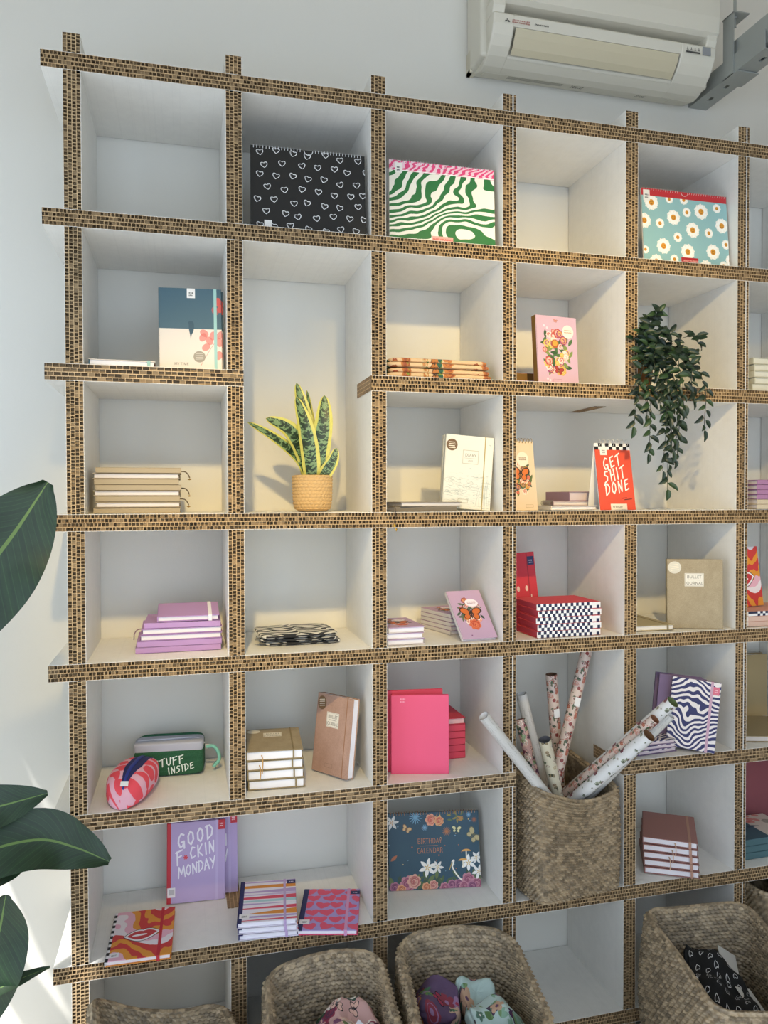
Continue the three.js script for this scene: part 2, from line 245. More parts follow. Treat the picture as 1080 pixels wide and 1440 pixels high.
function waves(w, h, f, warp, colA, colB) { return (x) => pixels(x, w, h, (u, v) => { const q = f(u, v) + warp * (fbm(u * 2.6 + 3, v * 2.6 + 1, 31) - 0.5) * 2; const s = Math.sin(q * TAU); return s > 0 ? colA : colB; }); }
const GLYPH = { G: [[.95, .12, .6, 0, .2, .25, .05, .6, .25, .95, .6, .9, .85, .62], [.5, .6, .88, .58, .82, 1.08]], E: [[.9, .02, .25, .1, .15, .95, .85, .85], [.2, .5, .75, .42]], T: [[0, .14, 1, -.04], [.55, .06, .42, 1]], S: [[.9, .1, .45, .05, .2, .3, .75, .55, .6, .85, .02, 1]], H: [[.2, .02, .1, 1], [.85, 0, .8, 1.02], [.15, .55, .85, .45]], I: [[.5, 0, .42, 1]], D: [[.22, 0, .1, 1], [.0, .06, .6, .02, .95, .35, .75, .75, .12, .98]], O: [[.55, .02, .15, .3, .1, .75, .45, .98, .85, .65, .85, .2, .5, .02]], N: [[.1, 1, .22, .02, .75, .95, .92, 0]], C: [[.9, .12, .5, .02, .12, .5, .3, .95, .85, .85]], K: [[.2, 0, .1, 1], [.9, .02, .2, .55, .85, 1]], F: [[.2, .05, .1, 1.05], [0, .1, .95, 0], [.18, .5, .75, .42]], M: [[.0, 1, .2, .02, .48, .7, .85, 0, .95, 1]], A: [[0, 1, .5, 0, .92, 1], [.2, .65, .8, .58]], Y: [[.05, 0, .5, .5], [.98, -.05, .35, 1.02]], U: [[.1, 0, .12, .7, .45, .98, .8, .7, .92, 0]], "'": [[.5, -.02, .4, .2]] };
function brush(x, text, px, py, size, rot, col, adv = 0.74) {   // hand-lettered capitals: px, py = left end of the base line
  x.save(); x.translate(px, py); x.rotate(rot); x.transform(1, 0, -0.12, 1, 0, 0); x.strokeStyle = col; x.lineCap = 'round'; x.lineJoin = 'round'; let X = 0;
  for (const ch of text) { const wd = size * (ch === 'I' || ch === "'" ? 0.22 : ch === 'M' ? 0.66 : 0.5); for (const p of GLYPH[ch] || []) for (let pass = 0; pass < 2; pass++) { x.lineWidth = size * (pass ? 0.07 : 0.12); x.beginPath(); for (let k = 0; k < p.length; k += 2) { const a = X + p[k] * wd + pass * size * 0.03, b = (p[k + 1] - 1) * size; k ? x.lineTo(a, b) : x.moveTo(a, b); } x.stroke(); } X += wd + size * (adv - 0.6); }
  x.restore();
}
function marks(x, px, py, w, h, rows, col, seed) { const R = rng(seed || 3); x.fillStyle = col; for (let r = 0; r < rows; r++) { let a = px; const hh = h / rows * 0.6, y = py + h * (r + 0.2) / rows; while (a < px + w) { const ww = hh * (0.35 + 0.5 * R()); x.fillRect(a, y + hh * 0.1 * R(), Math.min(ww, px + w - a), hh * (0.75 + 0.25 * R())); a += ww + hh * 0.25; } } }   // lettering too small to read
function maker(x, px, py, w, h, bg, ink) { x.fillStyle = bg; x.fillRect(px, py, w, h); marks(x, px + w * 0.25, py + h * 0.35, w * 0.5, h * 0.5, 2, ink, 5); }
function fabric(x, w, h, rgb, amp = 14, s = 3) { pixels(x, w, h, (u, v, i, j) => { const n = (hash2(i >> 1, j >> 2, s) - 0.5) * amp + (hash2(i >> 2, j >> 1, s + 1) - 0.5) * amp + (fbm(u * 9, v * 9, s) - 0.5) * amp; return rgb.map((c) => c + n); }); }

const ORD = ['lowest', 'second lowest', 'third lowest', 'fourth lowest', 'fifth lowest', 'sixth lowest', 'seventh lowest', 'topmost'];

// ---------------------------------------------------------------- notebooks, calendars: builders
const V3 = (a, b, c) => new THREE.Vector3(a, b, c);
function centred(g, c, lx, ly, lz) { const v = V3(lx, ly, lz).applyEuler(g.rotation); g.position.set(c[0] - v.x, c[1] - v.y, c[2] - v.z); return g; }
const shelfTops = [0, 1, 2, 3, 4, 5, 6].map((r) => floorOf(r) + 0.0006);
function settle(g) {   // rest a leaning thing's lowest corner on the shelf it stands on
  g.updateMatrixWorld(true); let lo = 1e9; const v = new THREE.Vector3();
  g.traverse((m) => { if (m.isMesh && !/ribbon|cord|charm|strap/.test(m.name)) { const p = m.geometry.attributes.position; for (let i = 0; i < p.count; i++) { v.fromBufferAttribute(p, i).applyMatrix4(m.matrixWorld); if (v.y < lo) lo = v.y; } } });
  for (const f of shelfTops) if (Math.abs(lo - f) < 0.02) { g.position.y += f - lo; break; }
  return g;
}
const matCache = new Map();
function cm(c, r = 0.75) { if (c && c.isMaterial) return c; const k = c + '|' + r; if (!matCache.has(k)) matCache.set(k, std(c, r)); return matCache.get(k); }
function texMat(t, r = 0.6) { return std('#ffffff', r, { map: t }); }
// a bound book: origin at the middle of its foot, front cover towards +z, spine on -x
function book(o) {
  const { w, h, t, color = '#888', spine = color, back = color, pages = M.pages } = o, ct = Math.min(0.0024, t * 0.2);
  const g = thing(o.name || 'notebook', o.label, o.category || 'notebook', o.pos || [0, 0, 0], o.rot || [0, 0, 0], o.group);
  const fc = uvXY(rbox(w, h, ct, 0.0009).translate(0, h / 2, t / 2 - ct / 2), w, h);
  part(g, 'front_cover', fc, o.front ? (o.front.isMaterial ? o.front : texMat(o.front, o.gloss ?? 0.6)) : cm(color), o.frontLabel);
  part(g, 'back_cover', rbox(w, h, ct, 0.0009).translate(0, h / 2, -t / 2 + ct / 2), cm(back));
  part(g, 'spine', uvXY(rbox(ct * 1.4, h, t, 0.0012).translate(-w / 2 + ct * 0.7, h / 2, 0), 0.1, h), cm(spine), o.spineLabel);
  const pi = o.inset ?? 0.004;
  part(g, 'page_block', box(-w / 2 + ct, w / 2 - pi, pi, h - pi, -t / 2 + ct * 0.9, t / 2 - ct * 0.9), cm(pages));
  if (o.band) { const x = -w / 2 + w * o.band.x, b = (o.band.w || 0.007) / 2, e = 0.0008; part(g, 'elastic_band', merge([box(x - b, x + b, -e, h + e, t / 2, t / 2 + e), box(x - b, x + b, -e, h + e, -t / 2 - e, -t / 2), box(x - b, x + b, -e, 0, -t / 2, t / 2), box(x - b, x + b, h, h + e, -t / 2, t / 2)]), cm(o.band.color)); }
  if (o.spineBand) part(g, 'spine_strip', box(-w / 2 - 0.0006, -w / 2 + o.spineBand.w, -0.0003, h + 0.0003, t / 2 - 0.0002, t / 2 + 0.0005), cm(o.spineBand.color));
  if (o.ribbon) { const [rx, len, col, charm] = o.ribbon; const c = new THREE.CatmullRomCurve3([V3(rx, 0.004, 0), V3(rx + 0.002, -0.012, -0.002), V3(rx + 0.003, -0.02, -0.012), V3(rx + 0.001, -0.022, -len)]); const rb = part(g, 'bookmark_ribbon', new THREE.TubeGeometry(c, 12, 0.0016, 5).scale(1, 1, 1), cm(col)); if (charm) part(rb, 'charm', new THREE.OctahedronGeometry(0.006, 0).scale(0.7, 1, 0.4).translate(rx + 0.001, -0.022, -len - 0.004), cm(charm, 0.35), 'small golden charm'); }
  return o.pos && !o.free ? settle(g) : g;
}
// lay a book flat with its middle at c; face = which side looks at the room: 'foot', 'spine' or 'pages'
function laid(o, c, face = 'foot', turn = 0) { const g = book(o); g.rotation.set(-Math.PI / 2, turn + (face === 'spine' ? Math.PI / 2 : face === 'pages' ? -Math.PI / 2 : 0), 0, 'YXZ'); return centred(g, c, 0, o.h / 2, 0); }
function wireLoops(w, y, pitch = 0.0085, r = 0.0046, skip = 0) { const l = []; for (let x = -w / 2 + pitch; x < w / 2 - pitch * 0.5; x += pitch) if (Math.abs(x) > skip) l.push(new THREE.TorusGeometry(r, 0.0009, 4, 9).rotateY(Math.PI / 2).translate(x, y, 0)); return merge(l); }
// a wire-bound wall calendar; origin at the middle of its foot
function wallCalendar(o) {
  const { w, h } = o, g = thing('wall_calendar', o.label, 'calendar', o.pos, o.rot, o.group), fm = texMat(o.front, 0.45);
  part(g, 'cover_sheet', uvXY(rbox(w, h, 0.0012, 0.0005).translate(0, h / 2, 0.003), w, h), fm);
  part(g, 'page_block', box(-w / 2 + 0.0008, w / 2 - 0.0008, 0.0008, h - 0.0008, -0.0016, 0.0024), M.pagesWhite);
  part(g, 'back_board', box(-w / 2, w / 2, 0, h, -0.0032, -0.0016), cm(o.back || '#d8d4cc'));
  part(g, 'wire_binding', wireLoops(w, h - 0.002, 0.0085, 0.0056, 0.017), cm(o.wire || '#d8d8d8', 0.35));
  part(g, 'thumb_hanger', new THREE.TorusGeometry(0.012, 0.001, 5, 14, Math.PI).rotateZ(Math.PI).translate(0, h - 0.002, 0.0042), cm(o.wire || '#d8d8d8', 0.35));
  return settle(g);
}
// a standing desk calendar: two boards hinged by wire at the top
function deskCalendar(o) {
  const { w, h, spread } = o, a = Math.asin(spread / 2 / h), g = thing('desk_calendar', o.label, 'calendar', o.pos, o.rot, o.group), top = h * Math.cos(a);
  const f = part(g, 'front_board', uvXY(rbox(w, h, 0.003, 0.0006).translate(0, h / 2, 0), w, h), texMat(o.front, 0.5)); f.rotation.x = -a; f.position.z = spread / 2;
  const p = part(g, 'page_block', box(-w / 2 + 0.001, w / 2 - 0.001, 0.001, h - 0.001, -0.006, -0.0015), M.pagesWhite); p.rotation.x = -a; p.position.z = spread / 2;
  const b = part(g, 'back_board', rbox(w, h, 0.002, 0.0006).translate(0, h / 2, 0), cm(o.back || '#e9e6e2')); b.rotation.x = a; b.position.z = -spread / 2;
  part(g, 'base_strip', box(-w / 2, w / 2, 0, 0.0015, -spread / 2, spread / 2), cm(o.back || '#e9e6e2'));
  part(g, 'wire_binding', wireLoops(w, top + 0.002, o.pitch || 0.0105, o.loop || 0.0075), cm(o.wire || '#cfcac0', 0.35));
  return settle(g);
}

// ---------------------------------------------------------------- printed covers
const T = {};
T.hearts = canvasTex(768, 560, (x, w, h) => { fillAll(x, w, h, '#161616'); const R = rng(5); x.strokeStyle = '#f4f4f4'; x.lineWidth = 3.4; x.lineJoin = 'round'; for (let r = 0; r < 7; r++) for (let c = 0; c < 7; c++) { const cx = (c + 0.5 + (r % 2 ? 0.45 : 0) + (R() - 0.5) * 0.3) * w / 7, cy = (r + 0.4 + (R() - 0.5) * 0.35) * h / 6.6, a = (R() - 0.5) * 0.7; heartPath(x, cx, cy, 24, a); x.stroke(); heartPath(x, cx + 3, cy + 1, 22, a + 0.1); x.lineWidth = 1.6; x.stroke(); x.lineWidth = 3.4; } x.fillStyle = '#ece9e4'; x.fillRect(w * 0.115, h * 0.905, w * 0.065, h * 0.082); }, { repeat: true });
T.green = canvasTex(768, 560, (x, w, h) => { waves(w, h, (u, v) => (u - 0.5) * 7 * (1.25 - v) + v * v * 6 + 2.2 * Math.exp(-((u - 0.62) ** 2 + (v - 0.72) ** 2) / 0.05) + 0.6 * Math.sin(v * 9), 1.7, [34, 112, 58], [240, 236, 222])(x); const c = document.createElement('canvas'); c.width = w; c.height = 90; const y = c.getContext('2d'); pixels(y, w, 90, (u, v) => Math.sin((u * 16 + v * 1.3 + 2 * fbm(u * 6, v * 2, 4)) * TAU) > 0 ? [226, 70, 122] : [244, 205, 214]); x.drawImage(c, 0, 0, w, 74); x.fillStyle = '#fdfaf4'; x.fillRect(0, 66, w, 6); maker(x, w * 0.055, h * 0.03, w * 0.065, h * 0.13, '#f3efe6', '#555'); x.fillStyle = '#f2a9a0'; x.fillRect(w * 0.395, h * 0.93, w * 0.2, h * 0.07); x.fillStyle = '#c2453d'; x.font = 'bold 17px sans-serif'; x.fillText('FAMILY PLANNER', w * 0.405, h * 0.98); });
function smileDaisy(x, cx, cy, r, rot) { petals(x, cx, cy, r * 1.06, 10, '#f6f1e4', 0.24, rot); petals(x, cx, cy, r * 0.98, 10, '#fdfaf0', 0.2, rot + 0.31); disc(x, cx, cy, r * 0.4, '#dd962c'); x.fillStyle = '#7a4a12'; for (const s of [-1, 1]) { x.beginPath(); x.ellipse(cx + s * r * 0.13, cy - r * 0.1, r * 0.04, r * 0.08, 0, 0, TAU); x.fill(); } x.strokeStyle = '#7a4a12'; x.lineWidth = r * 0.05; x.beginPath(); x.arc(cx, cy + r * 0.03, r * 0.2, 0.25, Math.PI - 0.25); x.stroke(); }
T.daisy = canvasTex(768, 560, (x, w, h) => { fillAll(x, w, h, '#93bdbd'); for (const [u, v, s] of [[.11, .19, 1], [.32, .12, .55], [.49, .11, .6], [.69, .25, 1.0], [.88, .18, .6], [.36, .37, .95], [.52, .28, .62], [.02, .45, .95], [.2, .47, .62], [.58, .52, .98], [.93, .42, .95], [.77, .54, .62], [.23, .78, .98], [.4, .64, .62], [.81, .8, .98], [.97, .68, .62], [.51, .83, 1], [.35, .95, .6], [.93, .98, .6], [.14, 1.0, .9], [.72, 1.02, .9], [0.02, .85, .5], [1.02, .9, .8]]) smileDaisy(x, u * w, v * h, s * 58, u * 9); x.fillStyle = '#c33036'; x.fillRect(0, 0, w, h * 0.1); maker(x, w * 0.02, h * 0.02, w * 0.075, h * 0.15, '#f3efe6', '#777'); x.fillStyle = '#b9242c'; x.fillRect(w * 0.43, h * 0.91, w * 0.2, h * 0.09); x.fillStyle = '#f0c9b8'; x.font = 'bold 17px sans-serif'; x.fillText('FAMILY PLANNER', w * 0.445, h * 0.965); });
T.bird = canvasTex(512, 700, (x, w, h) => { fillAll(x, w, h, '#ded3c6'); x.fillStyle = '#41606e'; x.fillRect(0, 0, w, h * 0.5); const pet = (u, v, s, c, a) => { x.globalAlpha = a; x.save(); x.translate(u * w, v * h); x.rotate(s); x.fillStyle = c; x.beginPath(); x.ellipse(0, 0, w * 0.055, h * 0.055, 0, 0, TAU); x.fill(); x.restore(); x.globalAlpha = 1; }; pet(.94, .16, .2, '#d8534c', .95); pet(.9, .27, -.3, '#cf5a55', .7); pet(.99, .24, .4, '#d8534c', .9); for (const [u, v, s] of [[.7, .6, .5], [.8, .64, -.6], [.86, .58, .2], [.75, .72, .9], [.96, .66, -.2], [.95, .82, .3], [.98, .57, .6], [.72, .55, -.9]]) pet(u, v, s, '#d0635c', .62); x.strokeStyle = '#c97a70'; x.lineWidth = 3; x.beginPath(); x.moveTo(w * .66, h * .95); x.quadraticCurveTo(w * .8, h * .75, w * .98, h * .56); x.stroke(); x.fillStyle = '#2f4f5f'; x.beginPath(); x.moveTo(w * .46, h * .42); x.quadraticCurveTo(w * .53, h * .38, w * .555, h * .43); x.quadraticCurveTo(w * .57, h * .52, w * .52, h * .57); x.lineTo(w * .505, h * .63); x.lineTo(w * .495, h * .57); x.quadraticCurveTo(w * .47, h * .5, w * .475, h * .44); x.closePath(); x.fill(); disc(x, w * .64, h * .84, w * .095, '#9a9284'); x.strokeStyle = '#d8d0c4'; x.lineWidth = 3; for (let k = 0; k < 4; k++) { x.beginPath(); x.moveTo(w * .58, h * (.805 + k * .022)); x.lineTo(w * .7, h * (.8 + k * .022)); x.stroke(); } x.fillStyle = '#6f665e'; x.font = '30px sans-serif'; x.fillText('MY TIME', w * .24, h * .945); maker(x, w * .45, 0, w * .13, h * .12, '#efece6', '#555'); });
const pinkKit = kit(['#b8493f', '#e3a04a', '#f0d9cf', '#93406b', '#e8b9a5', '#d9c05a'], ['#4a6b3d', '#35532f', '#7c8b4a'], '#3a2a24');
function bouquet(x, w, h, cx, cy, r, seed, k) { const R = rng(seed); for (let i = 0; i < 46; i++) leafP(x, cx + (R() - .5) * r * 1.5, cy + (R() - .5) * r * 1.5, r * .42, R() * TAU, k.leaf[i % 3]); for (let i = 0; i < 30; i++) { const a = R() * TAU, d = Math.sqrt(R()) * r * .85; rose(x, cx + Math.cos(a) * d * .85, cy + Math.sin(a) * d * 1.2, r * (.1 + .12 * R()), [k[i % 6], k[(i + 2) % 6], k[2]]); } }
T.bouquet = canvasTex(512, 720, (x, w, h) => { fillAll(x, w, h, '#cba9ba'); bouquet(x, w, h, w * .48, h * .52, w * .44, 8, pinkKit); disc(x, w * .45, h * .41, w * .09, '#a8562c'); disc(x, w * .45, h * .4, w * .06, '#d99a3c'); butterflyP(x, w * .52, h * .8, w * .12, .3, '#a83a35', '#6b2323'); disc(x, w * .78, h * .22, w * .14, '#f1dfd2'); x.fillStyle = '#8a5a3c'; marks(x, w * .69, h * .185, w * .18, h * .06, 2, '#b08a70', 8); butterflyP(x, w * .48, h * .07, w * .05, .2, '#c98a7a', '#8a4a3a'); x.strokeStyle = '#a86d80'; x.lineWidth = 3; x.strokeRect(w * .38, h * .93, w * .2, h * .045); for (const [u, v] of [[.2, .15], [.27, .18], [.3, .95], [.24, .93]]) { x.globalAlpha = .5; disc(x, u * w, v * h, 13, '#f7eef2'); x.globalAlpha = 1; } });
T.diary = canvasTex(512, 740, (x, w, h) => { fillAll(x, w, h, '#d9d6c8'); const R = rng(21); x.strokeStyle = '#76847e'; for (let i = 0; i < 170; i++) { x.globalAlpha = .22 + .4 * R(); x.lineWidth = 1 + 2 * R(); const px = R() * w, py = h * (.5 + .48 * R()); x.beginPath(); x.moveTo(px, py); x.bezierCurveTo(px + 30, py - 20 * R(), px + 60, py + 24 * R(), px + 90 * R(), py); x.stroke(); } for (let i = 0; i < 14; i++) { const px = w * (.66 + .32 * R()), hh = h * (.15 + .3 * R()); x.globalAlpha = .55; x.lineWidth = 2.4; x.beginPath(); x.moveTo(px, h * .95); x.quadraticCurveTo(px + (R() - .5) * 40, h * .95 - hh * .6, px + (R() - .5) * 90, h * .95 - hh); x.stroke(); } x.globalAlpha = .5; x.fillStyle = '#9aa5a0'; for (let i = 0; i < 16; i++) { x.beginPath(); x.ellipse(w * (.05 + .6 * R()), h * (.6 + .2 * R()), 20 + 40 * R(), 8 + 12 * R(), R() - .5, 0, TAU); x.stroke(); } for (const [u, v] of [[.52, .44], [.9, .1], [.62, .8]]) leafP(x, u * w, v * h, 28, 2, '#8f9a98'); x.globalAlpha = 1; x.strokeStyle = '#a39a7c'; x.lineWidth = 4; x.strokeRect(w * .37, h * .2, w * .32, h * .18); x.fillStyle = '#7d7662'; x.textAlign = 'center'; x.font = '44px sans-serif'; x.fillText('DIARY', w * .53, h * .285); x.font = '24px sans-serif'; x.fillText('2025', w * .53, h * .355); x.fillRect(w * .4, h * .305, w * .26, 2); x.textAlign = 'left'; x.strokeRect(w * .32, h * .87, w * .2, h * .045); disc(x, w * .13, h * .14, w * .115, '#6b4f33'); x.fillStyle = '#efe6d2'; for (let k = 0; k < 4; k++) x.fillRect(w * (.06 + .015 * (k % 2)), h * (.1 + k * .025), w * .13, 7); });
T.creamfl = canvasTex(384, 720, (x, w, h) => { fillAll(x, w, h, '#e0c6a4'); bouquet(x, w, h, w * .5, h * .55, w * .42, 14, kit(['#c0502f', '#d88a3a', '#efe0cc', '#6b2f45', '#d06a4a', '#b08a3a'], ['#2f4a35', '#3d5a40', '#5a6a3a'], '#2a2020')); butterflyP(x, w * .5, h * .48, w * .3, .1, '#d4702c', '#2e2018'); disc(x, w * .6, h * .26, w * .2, '#eddfc8'); x.fillStyle = '#7a5a3c'; marks(x, w * .48, h * .23, w * .24, h * .05, 2, '#7a5a3c', 9); x.strokeStyle = '#a8875f'; x.lineWidth = 3; x.strokeRect(w * .6, h * .92, w * .25, h * .035); });
T.butterpad = canvasTex(448, 700, (x, w, h) => { fillAll(x, w, h, '#b99bb6'); bouquet(x, w, h, w * .5, h * .46, w * .4, 27, kit(['#b5462f', '#d98b3d', '#efe4dc', '#8c3a46', '#cf6a55', '#c7b8b0'], ['#2f4436', '#3f5644', '#5a6650'], '#241c1c')); butterflyP(x, w * .5, h * .5, w * .32, .05, '#c8662a', '#2a1c16'); x.fillStyle = '#eadfe6'; x.beginPath(); x.ellipse(w * .62, h * .27, w * .19, h * .08, .1, 0, TAU); x.fill(); x.fillStyle = '#8d5a68'; marks(x, w * .5, h * .24, w * .24, h * .05, 2, '#8d5a68', 10); rose(x, w * .5, h * .72, w * .16, ['#b8452f', '#cf6a45', '#e0956a']); disc(x, w * .3, h * .93, 9, '#7a4a74'); });
T.orange = canvasTex(448, 720, (x, w, h) => { fillAll(x, w, h, '#df5238'); x.fillStyle = '#efe9e2'; x.fillRect(0, 0, w, h * .1); x.fillStyle = '#1c1c1f'; for (let r = 0; r < 2; r++) for (let c = 0; c < 10; c++) if ((r + c) % 2) x.fillRect(c * w / 10, r * h * .05, w / 10, h * .05); maker(x, w * .14, h * .05, w * .19, h * .13, '#efe6da', '#777'); brush(x, 'GET', w * .22, h * .41, 122, -.27, '#f3ece0', .78); brush(x, 'SHIT', w * .2, h * .6, 122, -.24, '#f3ece0', .78); brush(x, 'DONE', w * .2, h * .79, 122, -.2, '#f3ece0', .78); x.fillStyle = '#2a1a18'; x.save(); x.rotate(-.1); x.fillRect(w * .5, h * .86, w * .14, 7); x.fillRect(w * .56, h * .885, w * .22, 7); x.restore(); x.fillStyle = '#f0e2d0'; x.fillRect(w * .3, h * .91, w * .46, h * .09); x.fillStyle = '#4a3a34'; x.font = 'bold 24px sans-serif'; x.fillText('TO DO LIST', w * .35, h * .965); });
T.checker = canvasTex(512, 64, (x, w, h) => { fillAll(x, w, h, '#efeeee'); x.fillStyle = '#232a4a'; for (let r = 0; r < 2; r++) for (let c = 0; c < 32; c++) if ((r + c) % 2 && c < 20) x.fillRect(c * 25.6, r * 32, 25.6, 32); });
T.smiley = canvasTex(384, 540, (x, w, h) => { fillAll(x, w, h, '#c8323f'); x.strokeStyle = '#e9c8b8'; x.lineWidth = 9; x.beginPath(); x.arc(w * .66, h * .6, w * .2, -.1, Math.PI - .3); x.stroke(); x.fillStyle = '#e9c8b8'; for (const s of [-1, 1]) { x.beginPath(); x.ellipse(w * .68 + s * w * .09, h * .5, w * .03, h * .04, 0, 0, TAU); x.fill(); } x.fillStyle = '#9c2430'; x.fillRect(w * .82, 0, 8, h); maker(x, w * .84, h * .06, w * .14, h * .12, '#25305c', '#c9c3d0'); });
function journalTex(rgb, tag, dark) { return canvasTex(512, 700, (x, w, h) => { fabric(x, w, h, rgb, 16, 6); const px = dark ? w * .3 : w * .32, py = dark ? h * .22 : h * .2; x.fillStyle = '#e6e0d2'; x.fillRect(px, py, w * .34, h * .19); x.strokeStyle = '#b8ad98'; x.lineWidth = 3; x.strokeRect(px + 6, py + 6, w * .34 - 12, h * .19 - 12); x.fillStyle = '#6b6252'; x.textAlign = 'center'; x.font = '40px sans-serif'; x.fillText('BULLET', px + w * .17, py + h * .075); x.fillText('JOURNAL', px + w * .17, py + h * .165); x.fillRect(px + w * .06, py + h * .095, w * .22, 3); x.textAlign = 'left'; if (tag) { disc(x, w * .14, h * .12, w * .12, tag); x.fillStyle = '#eee4cc'; for (let k = 0; k < 4; k++) { x.save(); x.translate(w * .14, h * .12); x.rotate(-.15); x.fillRect(-w * .075, (k - 2) * 18 + 5, w * .15, 6); x.restore(); } } x.strokeStyle = dark ? '#8a6a58' : '#9c9078'; x.lineWidth = 3; if (dark) x.strokeRect(w * .36, h * .87, w * .2, h * .045); }); }
T.kraft = journalTex([163, 147, 117], '#d9d2c0', false);
T.rosej = journalTex([176, 141, 122], '#7a5a3a', true);
T.wave = canvasTex(560, 800, waves(560, 800, (u, v) => v * 12.5 + 1.5 * Math.exp(-((u - .45 - .12 * Math.sin(v * 7)) ** 2) / .03) * Math.sin(v * 5 + 1) + .9 * Math.sin(u * 5 + v * 3), 1.35, [36, 38, 92], [233, 224, 220]));
{ const x = T.wave.image.getContext('2d'); x.fillStyle = '#d96a80'; x.fillRect(470, 50, 76, 92); marks(x, 492, 78, 34, 40, 2, '#f3c3c8', 5); }
T.monday = canvasTex(512, 720, (x, w, h) => { fillAll(x, w, h, '#b9a3cc'); x.fillStyle = '#c3343f'; x.fillRect(0, 0, w * .07, h); x.fillStyle = '#c32f3d'; x.fillRect(w * .87, 0, w * .13, h * .12); marks(x, w * .905, h * .035, w * .06, h * .055, 2, '#f0d8dc', 5); brush(x, 'GOOD', w * .2, h * .32, 122, -.24, '#efeaf2', .8); brush(x, 'F', w * .17, h * .52, 118, -.2, '#efeaf2', .8); x.fillStyle = '#d8424c'; for (let k = 0; k < 3; k++) { x.save(); x.translate(w * .32, h * .435); x.rotate(k * Math.PI / 3); x.fillRect(-20, -5, 40, 10); x.restore(); } brush(x, "CKIN'", w * .4, h * .465, 104, -.22, '#efeaf2', .74); brush(x, 'MONDAY', w * .2, h * .69, 96, -.22, '#efeaf2', .67); x.strokeStyle = '#a58fbb'; x.lineWidth = 5; x.beginPath(); x.moveTo(w * .86, 0); x.lineTo(w * .86, h); x.stroke(); x.fillStyle = '#e8e4e6'; x.fillRect(w * .005, h * .8, w * .14, h * .12); x.fillStyle = '#bcb8bc'; x.fillRect(w * .04, h * .82, w * .09, h * .07); });
T.lips = canvasTex(512, 740, (x, w, h) => { const cols = [[205, 60, 58], [226, 150, 52], [232, 178, 196], [238, 228, 232], [205, 60, 58], [226, 150, 52]]; pixels(x, w, h, (u, v) => { const q = v * 7.2 - u * .9 + 1.5 * Math.sin(u * 5 + 1) + 2.4 * (fbm(u * 2.4, v * 2.2, 44) - .5) * 2; return cols[((Math.floor(q) % 6) + 6) % 6]; }); x.strokeStyle = '#1e1a1c'; x.fillStyle = '#f2ecee'; x.lineWidth = 7; x.beginPath(); x.moveTo(w * .22, h * .56); x.quadraticCurveTo(w * .38, h * .4, w * .52, h * .44); x.quadraticCurveTo(w * .62, h * .38, w * .8, h * .5); x.quadraticCurveTo(w * .58, h * .72, w * .4, h * .66); x.quadraticCurveTo(w * .3, h * .62, w * .22, h * .56); x.fill(); x.stroke(); x.fillStyle = '#c43a3e'; x.beginPath(); x.moveTo(w * .27, h * .555); x.quadraticCurveTo(w * .4, h * .43, w * .52, h * .47); x.quadraticCurveTo(w * .62, h * .42, w * .74, h * .505); x.quadraticCurveTo(w * .58, h * .66, w * .41, h * .63); x.closePath(); x.fill(); x.fillStyle = '#f3eef0'; x.beginPath(); x.ellipse(w * .47, h * .545, w * .12, h * .02, -.12, 0, TAU); x.fill(); x.fillStyle = '#1b1b1d'; for (let k = 0; k < 18; k++) if (k % 2) x.fillRect(0, k * h / 18, w * .05, h / 18); else { x.fillStyle = '#f0ecee'; x.fillRect(0, k * h / 18, w * .05, h / 18); x.fillStyle = '#1b1b1d'; } maker(x, w * .05, h * .85, w * .15, h * .09, '#e9e4e6', '#666'); });
T.stripes = canvasTex(512, 700, (x, w, h) => { fillAll(x, w, h, '#e9e4ee'); const b = [['#b7a0cf', .02, .05, .03], ['#d98b2f', .12, .19, .015], ['#b7a0cf', .26, .3, .05], ['#c9b8dc', .34, .37, .02], ['#d84b62', .4, .46, .03], ['#a8cfd4', .49, .53, .02], ['#b7a0cf', .57, .6, -.03], ['#d84b62', .66, .69, .04], ['#d98b2f', .78, .8, .1], ['#b7a0cf', .86, .9, .0], ['#d84b62', .94, .96, .02]]; for (const [c, a, d, s] of b) { x.fillStyle = c; x.beginPath(); x.moveTo(0, a * h + s * h * .4); x.lineTo(w, (a - s * .6) * h); x.lineTo(w, (d + s * .5) * h); x.lineTo(0, d * h); x.fill(); } x.fillStyle = '#25265c'; x.fillRect(0, 0, w * .08, h); x.fillRect(w * .84, h * .02, w * .16, h * .1); marks(x, w * .88, h * .05, w * .08, h * .04, 1, '#cfc8dc', 5); maker(x, w * .03, h * .8, w * .17, h * .1, '#efecef', '#666'); });
T.pinkhearts = canvasTex(512, 700, (x, w, h) => { fillAll(x, w, h, '#ab97cc'); const R = rng(77); x.fillStyle = '#e05672'; for (let r = 0; r < 6; r++) for (let c = 0; c < 4; c++) { heartPath(x, (c + .5 + (r % 2 ? .35 : -.05) + (R() - .5) * .16) * w / 4, (r + .5 + (R() - .5) * .15) * h / 6, 60 + 14 * R(), (R() - .5) * 1.6); x.fill(); } x.fillStyle = '#24285a'; x.fillRect(0, 0, w * .09, h); x.fillRect(w * .84, h * .05, w * .16, h * .09); marks(x, w * .88, h * .08, w * .08, h * .035, 1, '#cfc8dc', 5); maker(x, w * .02, h * .76, w * .17, h * .1, '#efecef', '#666'); });
